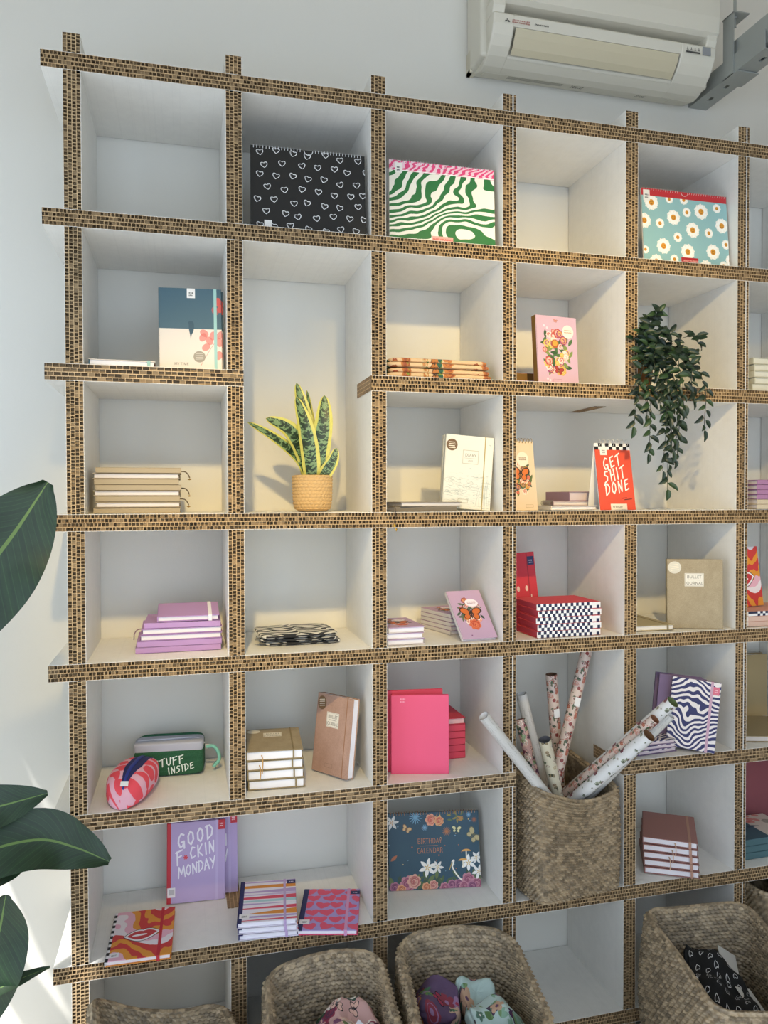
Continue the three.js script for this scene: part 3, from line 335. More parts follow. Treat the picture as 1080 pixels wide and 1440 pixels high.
T.birthday = canvasTex(768, 600, (x, w, h) => { fillAll(x, w, h, '#1d4355'); const R = rng(61); for (let i = 0; i < 26; i++) disc(x, R() * w, R() * h * .8, 2 + 5 * R(), ['#a8603c', '#6f93a8', '#d0b070'][i % 3]); for (const [u, v, r, c] of [[.3, .06, .07, '#6f9db8'], [.64, .26, .045, '#b06a3c'], [.89, .05, .03, '#7fa8c4'], [.95, .12, .03, '#a85a34'], [.92, .27, .035, '#6f9db8'], [.4, .2, .035, '#7fa8c4']]) { petals(x, u * w, v * h, r * w, 14, c, .07, 0); disc(x, u * w, v * h, r * w * .3, c); } const K = kit(['#a5526a', '#c8836a', '#7a3a5c', '#d0b0a8', '#b9694a', '#c9b26a'], ['#40552f', '#5a6a35', '#2c4430'], '#20242a'); for (let i = 0; i < 60; i++) leafP(x, R() * w, h * (.86 + .16 * R()), 50 + 30 * R(), (R() - .5) * 2.4, K.leaf[i % 3]); for (const [u, v, r, q] of [[.2, .92, .08, 0], [.27, .89, .07, 1], [.06, .96, .055, 2], [.48, .95, .05, 1], [.6, .985, .05, 0], [.76, .96, .06, 2], [.86, .9, .07, 0], [.95, .95, .06, 0], [.4, .97, .045, 4], [.68, .95, .045, 2], [.13, .99, .05, 4], [.81, .98, .05, 0], [.9, .98, .05, 2]]) rose(x, u * w, v * h, r * w, [['#8f4660', '#b87a86', '#6b2f4a'], ['#b0605a', '#cf9a88', '#7a3f40'], ['#74365a', '#a86a80', '#4f2440'], 0, ['#b3643f', '#d69a70', '#7a3a2a']][q]); lily(x, .42 * w, .72 * h, .1 * w, '#e8e4dc', '#c9a24a', .2); lily(x, .53 * w, .72 * h, .07 * w, '#dcd8d0', '#c9a24a', .6); lily(x, .87 * w, .68 * h, .09 * w, '#ebe8e2', '#c9a24a', 0); lily(x, .96 * w, .62 * h, .07 * w, '#e2dfd8', '#c9a24a', .5); lily(x, .98 * w, .8 * h, .08 * w, '#e8e4dc', '#c9a24a', .3); lily(x, .04 * w, .12 * h, .08 * w, '#d8d4cc', '#c08a4a', .4); x.strokeStyle = '#e9e2d4'; x.lineWidth = 12; x.lineCap = 'round'; x.beginPath(); x.moveTo(.69 * w, .66 * h); x.quadraticCurveTo(.73 * w, .6 * h, .69 * w, .72 * h); x.quadraticCurveTo(.72 * w, .82 * h, .79 * w, .9 * h); x.stroke(); x.strokeStyle = '#caa24a'; x.lineWidth = 5; x.beginPath(); x.moveTo(.69 * w, .66 * h); x.lineTo(.66 * w, .76 * h); x.stroke(); for (const [u, v] of [[.85, .53], [.81, .65]]) { x.fillStyle = '#d89a4a'; x.beginPath(); x.ellipse(u * w, v * h, .05 * w, .03 * h, 0, Math.PI, TAU); x.fill(); x.fillStyle = '#e6dcc4'; x.fillRect(u * w - 5, v * h, 10, .09 * h); } rose(x, .47 * w, .1 * h, .06 * w, ['#c9604a', '#e09a7a', '#a83a35']); rose(x, .56 * w, .12 * h, .05 * w, ['#c9604a', '#d8a06a', '#a83a35']); for (let i = 0; i < 12; i++) leafP(x, .76 * w + (R() - .5) * 120, .09 * h + (R() - .5) * 50, 42, R() * TAU, ['#8a7a34', '#5a6a35', '#a8783a'][i % 3]); butterflyP(x, .2 * w, .21 * h, .055 * w, .5, '#d9b27a', '#8a5a34'); butterflyP(x, .75 * w, .24 * h, .055 * w, .1, '#d8cf9a', '#3a4a3a'); butterflyP(x, .93 * w, .33 * h, .09 * w, .9, '#b8a878', '#5a5a44'); leafP(x, .02 * w, .62 * h, 70, .9, '#a8603c'); x.textAlign = 'center'; x.fillStyle = '#b5704a'; x.font = '58px sans-serif'; x.save(); x.translate(.45 * w, .41 * h); x.scale(.78, 1); x.fillText('BIRTHDAY', 0, 0); x.fillText('CALENDAR', 0, 74); x.restore(); x.fillRect(.34 * w, .435 * h, .2 * w, 3); });
T.peach = canvasTex(768, 512, (x, w, h) => { fillAll(x, w, h, '#d3b48c'); florals(x, w, h, 91, 52, kit(['#8f4a34', '#cdb98c', '#5f2f34', '#3f6f74', '#b8763f', '#dcc9a4'], ['#4a6a3a', '#2f5a4a', '#7a8a3a'], '#3a2a24'), 46); }, { repeat: true });
T.greyroll = canvasTex(512, 512, (x, w, h) => { fillAll(x, w, h, '#cfccc6'); const R = rng(9); x.strokeStyle = '#98958f'; for (let i = 0; i < 60; i++) { x.globalAlpha = .25 + .3 * R(); x.lineWidth = 2 + 5 * R(); const a = R() * w, b = R() * h; x.beginPath(); x.moveTo(a, b); x.bezierCurveTo(a + 40, b + 60 * R(), a - 40 * R(), b + 90, a + 30, b + 130); x.stroke(); } x.globalAlpha = 1; }, { repeat: true });
T.pinkroll = canvasTex(512, 512, (x, w, h) => { fillAll(x, w, h, '#d3bfb2'); florals(x, w, h, 33, 60, kit(['#8a3a35', '#c98a7a', '#b0624a', '#e0cfc2', '#5a2a30', '#c9a08a'], ['#4a5a3f', '#6a6a4a', '#39463a'], '#2a2424'), 34); }, { repeat: true });
T.creamroll = canvasTex(512, 512, (x, w, h) => { fillAll(x, w, h, '#c9c0a8'); florals(x, w, h, 56, 34, kit(['#5a6a4a', '#8a7a5a', '#b0a080', '#4a3a34', '#7a5a4a', '#d8d0bc'], ['#4a5a3f', '#6a744f', '#39463a'], '#2a2a24'), 36); }, { repeat: true });
T.whiteroll = canvasTex(512, 512, (x, w, h) => { fillAll(x, w, h, '#dedcd9'); florals(x, w, h, 55, 46, kit(['#8a8a70', '#7a3f4a', '#b0a89a', '#c9c4ba', '#5a5a52', '#9aa08a'], ['#7a8068', '#5a604f', '#9a9a84'], '#3a3438'), 26); }, { repeat: true });
T.redpouch = canvasTex(512, 512, (x, w, h) => { fillAll(x, w, h, '#d9a6b8'); const R = rng(13); x.fillStyle = '#dc4a58'; for (let r = 0; r < 6; r++) for (let c = 0; c < 6; c++) { heartPath(x, (c + .5 + (r % 2 ? .3 : 0) + (R() - .5) * .2) * w / 6, (r + .5 + (R() - .5) * .15) * h / 6, 44 + 10 * R(), (R() - .5) * 1.8); x.fill(); } }, { repeat: true });
T.greenpouch = canvasTex(768, 384, (x, w, h) => { fabric(x, w, h, [34, 84, 56], 16, 8); brush(x, 'STUFF', w * .3, h * .66, 108, -.2, '#dfe6e0', .74); brush(x, 'INSIDE', w * .5, h * .92, 96, -.24, '#dfe6e0', .72); });
T.zebra = canvasTex(768, 512, (x, w, h) => waves(w, h, (u, v) => v * 9 + .8 * Math.sin(u * 9), 1.4, [34, 34, 36], [226, 222, 212])(x), { repeat: true });
T.boho = canvasTex(512, 512, (x, w, h) => { fillAll(x, w, h, '#c9a09a'); florals(x, w, h, 71, 40, kit(['#5a3048', '#8a2f45', '#e6ddd0', '#3a4a3f', '#d9b0a0', '#7a4a6a'], ['#3f5a3a', '#7a8a5a', '#9ab08a'], '#1f1a20'), 48); }, { repeat: true });
T.mint = canvasTex(512, 512, (x, w, h) => { fillAll(x, w, h, '#b9d0cc'); florals(x, w, h, 72, 30, kit(['#4a2f50', '#c9a58a', '#e9e4dc', '#8a3a4a', '#5a7a6a', '#6a4a6a'], ['#5a7a4a', '#7a9a6a', '#8ab09a'], '#241c28'), 44); }, { repeat: true });
T.plum = canvasTex(512, 512, (x, w, h) => { fillAll(x, w, h, '#5f4a68'); florals(x, w, h, 73, 34, kit(['#a83a55', '#c98a4a', '#7a9a8a', '#8a3a4a', '#9a7aa0', '#d0b09a'], ['#4a7a5a', '#6a8a4a', '#3a5a4a'], '#1f1420'), 46); }, { repeat: true });

// ---------------------------------------------------------------- soft shapes
function sculpt(nu, nv, fn, closedU = true) {   // a grid surface: fn(u, v) gives [x, y, z]; seam repeated so that uv stays clean
  const pos = [], uv = [], idx = [];
  for (let j = 0; j <= nv; j++) for (let i = 0; i <= nu; i++) { const p = fn(closedU && i === nu ? 0 : i / nu, j / nv); pos.push(p[0], p[1], p[2]); uv.push(i / nu, j / nv); }
  for (let j = 0; j < nv; j++) for (let i = 0; i < nu; i++) { const a = j * (nu + 1) + i, b = a + nu + 1; idx.push(a, a + 1, b + 1, a, b + 1, b); }
  const g = new THREE.BufferGeometry(); g.setAttribute('position', new THREE.Float32BufferAttribute(pos, 3)); g.setAttribute('uv', new THREE.Float32BufferAttribute(uv, 2)); g.setIndex(idx); g.computeVertexNormals(); return g;
}
const sg = (c, e) => Math.sign(c) * Math.pow(Math.abs(c), e);
function superEll(a, b, c, e1, e2, wob, seed, nu = 48, nv = 28) { return sculpt(nu, nv, (u, v) => { const t = u * TAU, p = (v - 0.5) * Math.PI * 0.9999, cp = sg(Math.cos(p), e1), n = 1 + wob * (fbm(u * 6 % 6 + seed, v * 5 + seed, seed) - 0.5) * (u < 0.02 || u > 0.98 ? 0.3 : 1); return [a * cp * sg(Math.cos(t), e2) * n, b * sg(Math.sin(p), e1) * n, -c * cp * sg(Math.sin(t), e2) * n]; }); }
function softRoll(l, h, d, seed) { const g = superEll(l / 2, h / 2, d / 2, 0.45, 0.25, 0.035, seed, 64, 16); const p = g.attributes.position; for (let i = 0; i < p.count; i++) p.setY(i, p.getY(i) * (1 + 0.12 * Math.sin(p.getX(i) * 40 + seed) * 0.5)); return uvM(g, 'xy', 6).computeVertexNormals() || uvRoll(g); }
function uvRoll(g) { const p = g.attributes.position, u = g.attributes.uv; for (let i = 0; i < p.count; i++) u.setXY(i, p.getX(i) * 4, p.getY(i) * 4 + p.getZ(i) * 4); return g; }
function softBox(w, h, d, r, seed) { const g = superEll(w / 2, h / 2, d / 2, 0.28, 0.28, 0.04, seed, 56, 28); g.computeVertexNormals(); return g; }
const pouchTop = (z) => 0.082 * Math.pow(Math.max(0.0, 1 - Math.pow(Math.abs(z + 0.01) / 0.125, 3.2)), 0.55);
function pouchGeo(a, h, l, seed) {   // a boat-shaped soft case along z, flat below
  const g = sculpt(44, 36, (u, v) => { const z = (v - 0.5) * 2 * l, e = Math.pow(Math.max(0, 1 - Math.pow(Math.abs(z) / l, 3)), 0.5), t = u * TAU, top = pouchTop(z * 0.98), wob = 1 + 0.05 * (fbm(u * 4 % 4, v * 4, seed) - 0.5); return [a * e * sg(Math.cos(t), 0.62) * wob, Math.max(0, top / 2 * (1 + sg(Math.sin(t), 0.6))), z]; });
  const p = g.attributes.position, u = g.attributes.uv; for (let i = 0; i < p.count; i++) u.setXY(i, p.getX(i) * 4.6 + (p.getY(i)) * 3, p.getZ(i) * 4.6); return g;
}

// ---------------------------------------------------------------- row by row: what stands in the compartments
const rad = (d) => d * Math.PI / 180;
const F = [0, 1, 2, 3, 4, 5, 6].map((r) => floorOf(r) + 0.0009);
wallCalendar({ w: 0.318, h: 0.232, front: T.hearts, back: '#1b1b1b', wire: '#e0e0e0', label: 'black wall calendar printed with white outlined hearts', pos: [0.585, F[0] + 0.0012, -0.022], rot: [-0.11, -0.03, -0.006] });
wallCalendar({ w: 0.316, h: 0.234, front: T.green, back: '#d8d2c8', wire: '#d9d0d2', label: 'wall calendar with wavy green and cream stripes under a pink top edge', pos: [0.974, F[0] + 0.0015, -0.026], rot: [-0.11, -0.05, -0.02] });
wallCalendar({ w: 0.305, h: 0.235, front: T.daisy, back: '#d8d2c8', wire: '#d8b8b4', label: 'pale blue wall calendar covered in smiling white daisies', pos: [1.787, F[0] + 0.0012, -0.03], rot: [-0.1, -0.02, -0.012] });

// row 1
const BIRD = { w: 0.165, h: 0.224, t: 0.014, front: T.bird, color: '#41606e', spine: '#36525f', back: '#41606e', band: { x: 0.9, color: '#9cc4bd', w: 0.008 } };
book({ ...BIRD, label: 'blue and cream notebook with a bird and red petals, in front of its twin', pos: [0.267, F[1], -0.05], rot: [-0.1, -0.06, 0.01] });
book({ ...BIRD, label: 'blue and cream bird notebook half hidden behind its twin', pos: [0.271, F[1], -0.069], rot: [-0.1, -0.05, 0] });
laid({ w: 0.165, h: 0.225, t: 0.016, front: T.bird, color: '#e4ded4', spine: '#41606e', back: '#d9d2c6', pages: M.pagesWhite, band: { x: 0.9, color: '#9cc4bd', w: 0.008 }, label: 'white-edged bird notebook lying flat beside the standing pair' }, [0.09, F[1] + 0.009, -0.135], 'foot', 0.03);
{
  const cloth = (c, l, hgt, dep, label, s) => { const g = thing('folded_fabric_bag', label, 'fabric bag', c, [0, s * 0.02, 0], 'folded floral bags in the warm lit compartment'); const R = rng(40 + s); for (let k = 0; k < 2; k++) { part(g, 'fold', softRoll(l - k * 0.012, hgt * 0.52, dep - k * 0.01, 50 + s * 7 + k).translate(0.004 * k, hgt * (0.27 + 0.46 * k), -0.004 * k), clothMat); } return g; };
  const clothMat = texMat(T.peach, 0.9);
  cloth([0.968, F[1], -0.085], 0.325, 0.031, 0.125, 'lower of two folded peach floral fabric bags', 1);
  cloth([0.965, F[1] + 0.0305, -0.085], 0.318, 0.03, 0.118, 'upper of two folded peach floral fabric bags', 2);
}
const FLOR = { w: 0.146, h: 0.21, t: 0.024, front: T.bouquet, color: '#cfa6bd', spine: '#7a5a26', back: '#b98aa4', pages: '#8a6a34', inset: 0.0015 };
book({ ...FLOR, label: 'pink notebook with a flower bouquet and gilded edges standing upright', pos: [1.352, F[1], -0.06], rot: [-0.08, 0.12, 0] });
for (let k = 0; k < 2; k++) laid({ ...FLOR, label: k ? 'upper gilded pink notebook lying behind the bouquet notebook' : 'lower gilded pink notebook lying behind the bouquet notebook', group: 'gilded notebooks lying flat' }, [1.335, F[1] + 0.012 + k * 0.0245, -0.22], 'spine', 0.05 - k * 0.08);
for (let k = 0; k < 5; k++) laid({ w: 0.2, h: 0.17, t: 0.021, color: '#c9c4ae', spine: '#cfcbb6', back: '#bdb79f', pages: '#dcd8c6', label: ORD[k] + ' pale sage hardback of the stack right of the trailing plant', group: 'pale hardbacks stacked right of the trailing plant', name: 'hardback_book', category: 'book' }, [2.125 + (k % 2) * 0.006, F[1] + 0.0105 + k * 0.0213, -0.1], 'foot', 0.02 * (k % 3 - 1));

// row 2
{
  const faces = ['spine', 'pages', 'spine', 'pages', 'spine', 'spine', 'pages', 'spine'];
  for (let k = 0; k < 8; k++) { const R = rng(60 + k); laid({ w: 0.165, h: 0.22 - 0.003 * (k % 3), t: 0.0148, color: '#9c8c70', spine: '#a8977a', back: '#8b7c62', pages: '#dcd3cc', ribbon: k === 2 || k === 4 || k === 7 ? [0.05 - 0.01 * k, 0.018, '#5a4a34', '#a8863a'] : undefined, label: ORD[k] + ' kraft notebook of the tall stack left of the snake plant', group: 'kraft notebooks stacked left of the snake plant' }, [0.128 + (R() - 0.5) * 0.006, F[2] + 0.0074 + k * 0.0152, -0.13 + (R() - 0.5) * 0.006], faces[k], (R() - 0.5) * 0.03); }
}
for (let k = 0; k < 2; k++) laid({ w: 0.165, h: 0.19, t: 0.0135, color: '#8d8478', spine: '#6f675c', back: '#7c7468', pages: '#cfc9c6', label: k ? 'upper grey notebook with a golden bookmark charm, beside the diary' : 'lower grey notebook lying flat beside the diary' }, [0.925 + k * 0.012, F[2] + 0.0068 + k * 0.0138, -0.115], k ? 'pages' : 'spine', k ? 0.06 : -0.02);
{
  const g = scene.children[scene.children.length - 1]; // bookmark of the upper grey notebook hangs over the shelf edge
  const c = new THREE.CatmullRomCurve3([V3(0.835, F[2] + 0.02, -0.045), V3(0.826, F[2] + 0.012, -0.015), V3(0.822, F[2] + 0.004, 0.004), V3(0.82, F[2] - 0.02, 0.0065), V3(0.821, F[2] - 0.035, 0.0065)]);
  g.updateMatrixWorld(); const inv = g.matrixWorld.clone().invert();
  const r = part(g, 'bookmark_cord', new THREE.TubeGeometry(c, 14, 0.0012, 5).applyMatrix4(inv), cm('#4a4038'));
  part(r, 'charm', merge([new THREE.OctahedronGeometry(0.006, 0).scale(0.7, 1, 0.45).translate(0.8195, F[2] - 0.039, 0.0065), new THREE.OctahedronGeometry(0.005, 0).scale(0.7, 1.2, 0.45).translate(0.824, F[2] - 0.05, 0.0065)]).applyMatrix4(inv), new THREE.MeshStandardMaterial({ color: '#c9a03c', roughness: 0.3, metalness: 0.8 }), 'golden charm');
}
const DIA = { w: 0.15, h: 0.218, t: 0.013, front: T.diary, color: '#ddd6c2', spine: '#cfc7b0', back: '#cfc7b0', band: { x: 0.82, color: '#a8935a', w: 0.003 } };
book({ ...DIA, label: 'cream diary with a grey swan drawing leaning to the side', pos: [1.056, F[2] + 0.003, -0.062], rot: [-0.03, -0.03, -0.075] });
book({ ...DIA, label: 'cream diary tucked behind the swan diary against the partition', pos: [1.058, F[2] + 0.003, -0.081], rot: [-0.03, -0.02, -0.06] });
deskCalendar({ w: 0.1, h: 0.216, spread: 0.07, front: T.creamfl, wire: '#a8883a', label: 'tall cream desk calendar with orange butterfly and golden wire', pos: [1.247, F[2], -0.11], rot: [0, 0.05, 0] });
deskCalendar({ w: 0.126, h: 0.213, spread: 0.075, front: T.orange, pitch: 0.0165, loop: 0.0105, wire: '#d8d0c4', label: 'orange desk calendar lettered GET SHIT DONE under a chequered top', pos: [1.556, F[2], -0.085], rot: [0, 0.03, 0] });
laid({ w: 0.17, h: 0.2, t: 0.013, color: '#cfc6bd', spine: '#d8d0c6', pages: M.pagesWhite, label: 'pale notebook lying flat between the two desk calendars', name: 'notebook' }, [1.41, F[2] + 0.0066, -0.17], 'foot', 0.1);
{
  const g = laid({ w: 0.15, h: 0.12, t: 0.014, color: '#c9b2b4', spine: '#b89ea2', pages: '#e3dcd6', label: 'spiral pad lying on the pale notebook between the desk calendars', name: 'spiral_pad', category: 'notepad' }, [1.475, F[2] + 0.0205, -0.2], 'foot', -0.2);
  part(g, 'wire_binding', wireLoops(0.13, 0, 0.012, 0.009).rotateZ(Math.PI / 2).translate(-0.075, 0.06, 0), cm('#8d8a84', 0.4));
  laid({ w: 0.16, h: 0.13, t: 0.03, color: '#a98a96', spine: '#9a7c8a', pages: '#d9c9c9', label: 'thick mauve pad on the spiral pad behind the orange calendar', name: 'notepad', category: 'notepad' }, [1.51, F[2] + 0.043, -0.22], 'foot', 0.15);
}
for (let k = 0; k < 6; k++) laid({ w: 0.22, h: 0.17, t: 0.0155, color: k < 2 ? '#c9b59a' : '#9a6f92', spine: k < 2 ? '#cdbda2' : '#a87a9e', pages: '#ddd2cc', label: k < 2 ? ORD[k] + ' beige notebook under the mauve ones at the bookcase end' : ORD[k - 2] + ' mauve notebook over two beige ones at the bookcase end', group: k < 2 ? 'beige notebooks at the bookcase end' : 'mauve notebooks at the bookcase end' }, [2.11, F[2] + 0.0078 + k * 0.0158, -0.105], 'spine', 0.01 * (k % 2));

// row 3
{
  const pk = { w: 0.165, h: 0.222, color: '#b08cbc', spine: '#b48ebe', back: '#a07cac', pages: '#e9e4e2' };
  const rows = [['spine', 0.228, .016, 0, 0.02], ['spine', 0.226, .016, 0.003, 0.02], ['pages', 0.22, .016, 0.008, 0.01], ['pages', 0.216, .016, 0.01, 0.02], ['spine', 0.205, .0155, 0.014, -0.02], ['pages', 0.17, .016, 0.026, -0.01]];
  let y = F[3];
  rows.slice(0, 5).forEach(([f, h, t, dx, tn], k) => { laid({ ...pk, h, t, w: k === 5 ? 0.12 : 0.165, band: k === 5 ? { x: 0.5, color: '#e9e6ea', w: 0.01 } : undefined, ribbon: k === 3 ? [0.02, 0.03, '#8a6a7a'] : undefined, label: k === 5 ? 'small lilac notebook with a white band topping the lilac stack' : ORD[k] + ' lilac notebook in the stack below the small banded one', group: k === 5 ? undefined : 'lilac notebooks in the stack' }, [0.228 + dx, y + t / 2, -0.175 + (k === 5 ? 0.012 : 0)], f, tn); y += t + 0.0006; });
  const top = book({ ...pk, w: 0.167, h: 0.122, t: 0.0155, band: { x: 0.85, color: '#e9e6ea', w: 0.01 }, label: 'small lilac notebook with a white band topping the lilac stack' }); top.rotation.set(-1.4, 0.0, 0, 'YXZ'); centred(top, [0.256, y + 0.0185, -0.155], 0, 0.061, 0);
}
{
  const zm = texMat(T.zebra, 0.75);
  for (let k = 0; k < 3; k++) { const g = thing('zebra_pouch', ['lowest flat zebra-striped pouch', 'middle flat zebra-striped pouch', 'topmost flat zebra-striped pouch'][k] + ' of the pile of three', 'pouch', [0.575 - k * 0.006, F[3] + k * 0.0112, -0.195 + k * 0.006], [0, [0.03, -0.07, 0.05][k], 0], 'flat zebra pouches'); part(g, 'pouch_body', softRoll(0.225, 0.011, 0.19, 80 + k).translate(0, 0.0055, 0), zm); part(g, 'zip', box(-0.1, 0.1, 0.0045, 0.0085, 0.0935, 0.0965), cm('#1d1d1f')); part(g, 'pull_tab', rbox(0.018, 0.003, 0.012, 0.001).translate(-0.116, 0.006, 0.07), cm('#8f8b80')); }
}
const PAD = { w: 0.112, h: 0.172, t: 0.0165, front: T.butterpad, color: '#b99bb6', spine: '#d9d3d0', back: '#cfc6c8', pages: '#e9e6e8', name: 'notepad', category: 'notepad' };
function pad(o, c, turn, lean) { const g = lean ? book({ ...PAD, ...o, pos: c, rot: lean }) : laid({ ...PAD, ...o }, c, 'foot', turn); part(g, 'wire_binding', wireLoops(0.108, PAD.h - 0.002, 0.0125, (o.t || PAD.t) / 2 - 0.0012), cm('#8f7436', 0.35), 'brass wire binding'); return g; }
for (let k = 0; k < 3; k++) pad({ label: ['lowest', 'middle', 'topmost'][k] + ' butterfly notepad of the short pile beside the leaning pad', group: 'butterfly notepads in the short pile' }, [0.86, F[3] + 0.0083 + k * 0.0172, -0.11], [0.02, -0.02, 0.05][k]);
for (let k = 0; k < 5; k++) pad({ t: 0.0125, label: ORD[k] + ' butterfly notepad in the pile behind the leaning pad', group: 'butterfly notepads in the back pile' }, [1.068, F[3] + 0.0064 + k * 0.0129, -0.235], 0.25 + 0.02 * (k % 2));
pad({ w: 0.113, h: 0.175, t: 0.014, label: 'lilac butterfly notepad leaning against the partition' }, [1.086, F[3] + 0.011, -0.022], 0, [-0.76, 0.1, 0.0]);
book({ w: 0.165, h: 0.235, t: 0.015, front: T.smiley, color: '#c8323f', spine: '#b32835', label: 'red notebook with a smiling face standing in the corner', pos: [1.292, F[3] + 0.008, -0.215], rot: [-0.12, 0.0, 0.06] });
{
  const ck = T.checker.clone(); ck.wrapS = ck.wrapT = THREE.RepeatWrapping; ck.rotation = Math.PI / 2; ck.needsUpdate = true;
  const sm = std('#ffffff', 0.6, { map: T.checker });
  for (let k = 0; k < 5; k++) {
    const g = laid({ w: 0.16, h: 0.215, t: 0.0202, color: '#cf4a55', back: '#c0404b', spine: '#e8e6e6', pages: '#c94a58', label: ORD[k] + ' chequer-spined red notebook of the stack before the smiling one', group: 'chequer-spined red notebooks' }, [1.372 + (k % 2) * 0.003, F[3] + 0.0102 + k * 0.0206, -0.098], 'spine', 0.03 - 0.012 * (k % 3));
    part(g, 'spine_print', (() => { const q = box(-0.0807, -0.0801, 0.03, 0.212, -0.0095, 0.0095), p = q.attributes.position, u = new Float32Array(p.count * 2); for (let i = 0; i < p.count; i++) { u[2 * i] = (p.getY(i) - 0.03) / 0.182; u[2 * i + 1] = (p.getZ(i) + 0.0095) / 0.019; } q.setAttribute('uv', new THREE.BufferAttribute(u, 2)); return q; })(), sm, 'navy and white chequered print');
    part(g, 'spine_print', box(-0.0807, -0.0801, 0.005, 0.014, -0.0095, 0.0002), cm('#232a4a'));
  }
}
book({ w: 0.172, h: 0.222, t: 0.02, front: T.kraft, color: '#a39375', spine: '#94845f', label: 'kraft bullet journal with white label standing upright', pos: [1.833, F[3], -0.048], rot: [-0.03, -0.4, 0] });
laid({ w: 0.15, h: 0.22, t: 0.017, color: '#b5a684', spine: '#a89874', pages: '#efe9e0', band: { x: 0.84, color: '#8a7c5c', w: 0.005 }, label: 'kraft bullet journal lying flat beside the upright one' }, [1.678, F[3] + 0.0096, -0.145], 'foot', -0.02);
book({ w: 0.12, h: 0.2, t: 0.013, front: T.lips, color: '#e29634', spine: '#e8e2e0', label: 'notebook with red and orange waves leaning at the bookcase end', pos: [2.083, F[3] + 0.0525, -0.105], rot: [-0.12, 0.0, 0.05] });
for (let k = 0; k < 3; k++) { const g = laid({ w: 0.165, h: 0.235, t: 0.0165, color: '#d8a08c', spine: '#e0d8d0', pages: '#d8b0a0', label: ['lowest', 'middle', 'topmost'][k] + ' chequer-spined notebook under the wavy one at the bookcase end', group: 'chequer-spined notebooks at the bookcase end' }, [2.125, F[3] + 0.0085 + k * 0.0168, -0.105], 'spine', 0); part(g, 'spine_print', (() => { const q = box(-0.0832, -0.0826, 0.01, 0.225, -0.0075, 0.0075), p = q.attributes.position, u = new Float32Array(p.count * 2); for (let i = 0; i < p.count; i++) { u[2 * i] = p.getY(i) / 0.2; u[2 * i + 1] = (p.getZ(i) + 0.0075) / 0.015; } q.setAttribute('uv', new THREE.BufferAttribute(u, 2)); return q; })(), k === 2 ? std('#ffffff', 0.6, { map: T.checker }) : cm('#d8b8a8')); }

// row 4
{
  const g = thing('box_pouch', 'green box pouch lettered STUFF INSIDE with a grey zip top', 'pouch', [0.2, F[4], -0.262], [0, -0.08, 0]);
  part(g, 'pouch_body', uvXY(softBox(0.2, 0.078, 0.085, 0.012, 90).translate(0, 0.039, 0), 0.2, 0.078), texMat(T.greenpouch, 0.9));
  part(g, 'zip_panel', softBox(0.198, 0.03, 0.082, 0.012, 91).translate(0, 0.083, -0.002), std('#aeb0bd', 0.95));
  part(g, 'rear_panel', softBox(0.194, 0.1, 0.012, 0.005, 92).translate(0.002, 0.052, -0.042), std('#2a5f42', 0.9));
  part(g, 'zip', new THREE.TubeGeometry(new THREE.CatmullRomCurve3([V3(-0.09, 0.097, 0), V3(0, 0.0995, 0.003), V3(0.085, 0.096, 0), V3(0.1, 0.08, 0)]), 24, 0.0025, 5), cm('#c9cad2'));
  part(g, 'pull_tab', rbox(0.012, 0.014, 0.006, 0.002).translate(0.108, 0.07, 0.0), cm('#c9c4bc', 0.4));
  part(g, 'wrist_strap', new THREE.TubeGeometry(new THREE.CatmullRomCurve3([V3(0.105, 0.07, 0), V3(0.128, 0.07, 0.004), V3(0.142, 0.05, 0.008), V3(0.143, 0.03, 0.01), V3(0.132, 0.018, 0.012), V3(0.127, 0.011, 0.014)]), 20, 0.0055, 6).scale(1, 1, 1), cm('#7fc0b0', 0.9), 'mint green wrist strap');
}
{
  const g = thing('heart_pouch', 'red and pink heart pouch with a navy zip strip', 'pouch', [0.106, F[4], -0.112], [0, -0.24, 0]);
  const rp = T.redpouch.clone(); rp.wrapS = rp.wrapT = THREE.RepeatWrapping; rp.needsUpdate = true;
  const body = pouchGeo(0.058, 0.082, 0.112, 95);
  part(g, 'pouch_body', body, texMat(T.redpouch, 0.85));
  const pts = []; for (let k = 0; k <= 16; k++) { const t = k / 16; pts.push([0.1 - t * 0.185, pouchTop(0.1 - t * 0.185)]); }
  const strip = (w, lift) => { const pos = [], idx = []; pts.forEach(([z, y], k) => { const ww = w * (0.45 + 0.55 * Math.min(1, k / 7)); for (const s of [-1, -0.4, 0.4, 1]) pos.push(s * ww + 0.004, y + lift - 0.0045 * s * s * (w > 0.01 ? 1.3 : 0.3), z); }); for (let k = 0; k < 16; k++) for (let s = 0; s < 3; s++) { const a = k * 4 + s; idx.push(a, a + 1, a + 5, a, a + 5, a + 4); } const q = new THREE.BufferGeometry(); q.setAttribute('position', new THREE.Float32BufferAttribute(pos, 3)); q.setIndex(idx); q.computeVertexNormals(); return q; };
  part(g, 'zip_strip', strip(0.03, 0.003), std('#22265a', 0.9, { side: THREE.DoubleSide }), 'navy zip strip');
  part(g, 'zip', strip(0.006, 0.0048), std('#1f2f86', 0.6, { side: THREE.DoubleSide }), 'blue zip');
  const tg = part(g, 'tag', rbox(0.02, 0.014, 0.002, 0.0006), cm('#d9dcdc')); tg.position.set(0.006, pouchTop(0.09) + 0.006, 0.093); tg.rotation.set(-0.8, 0.2, 0.1);
}
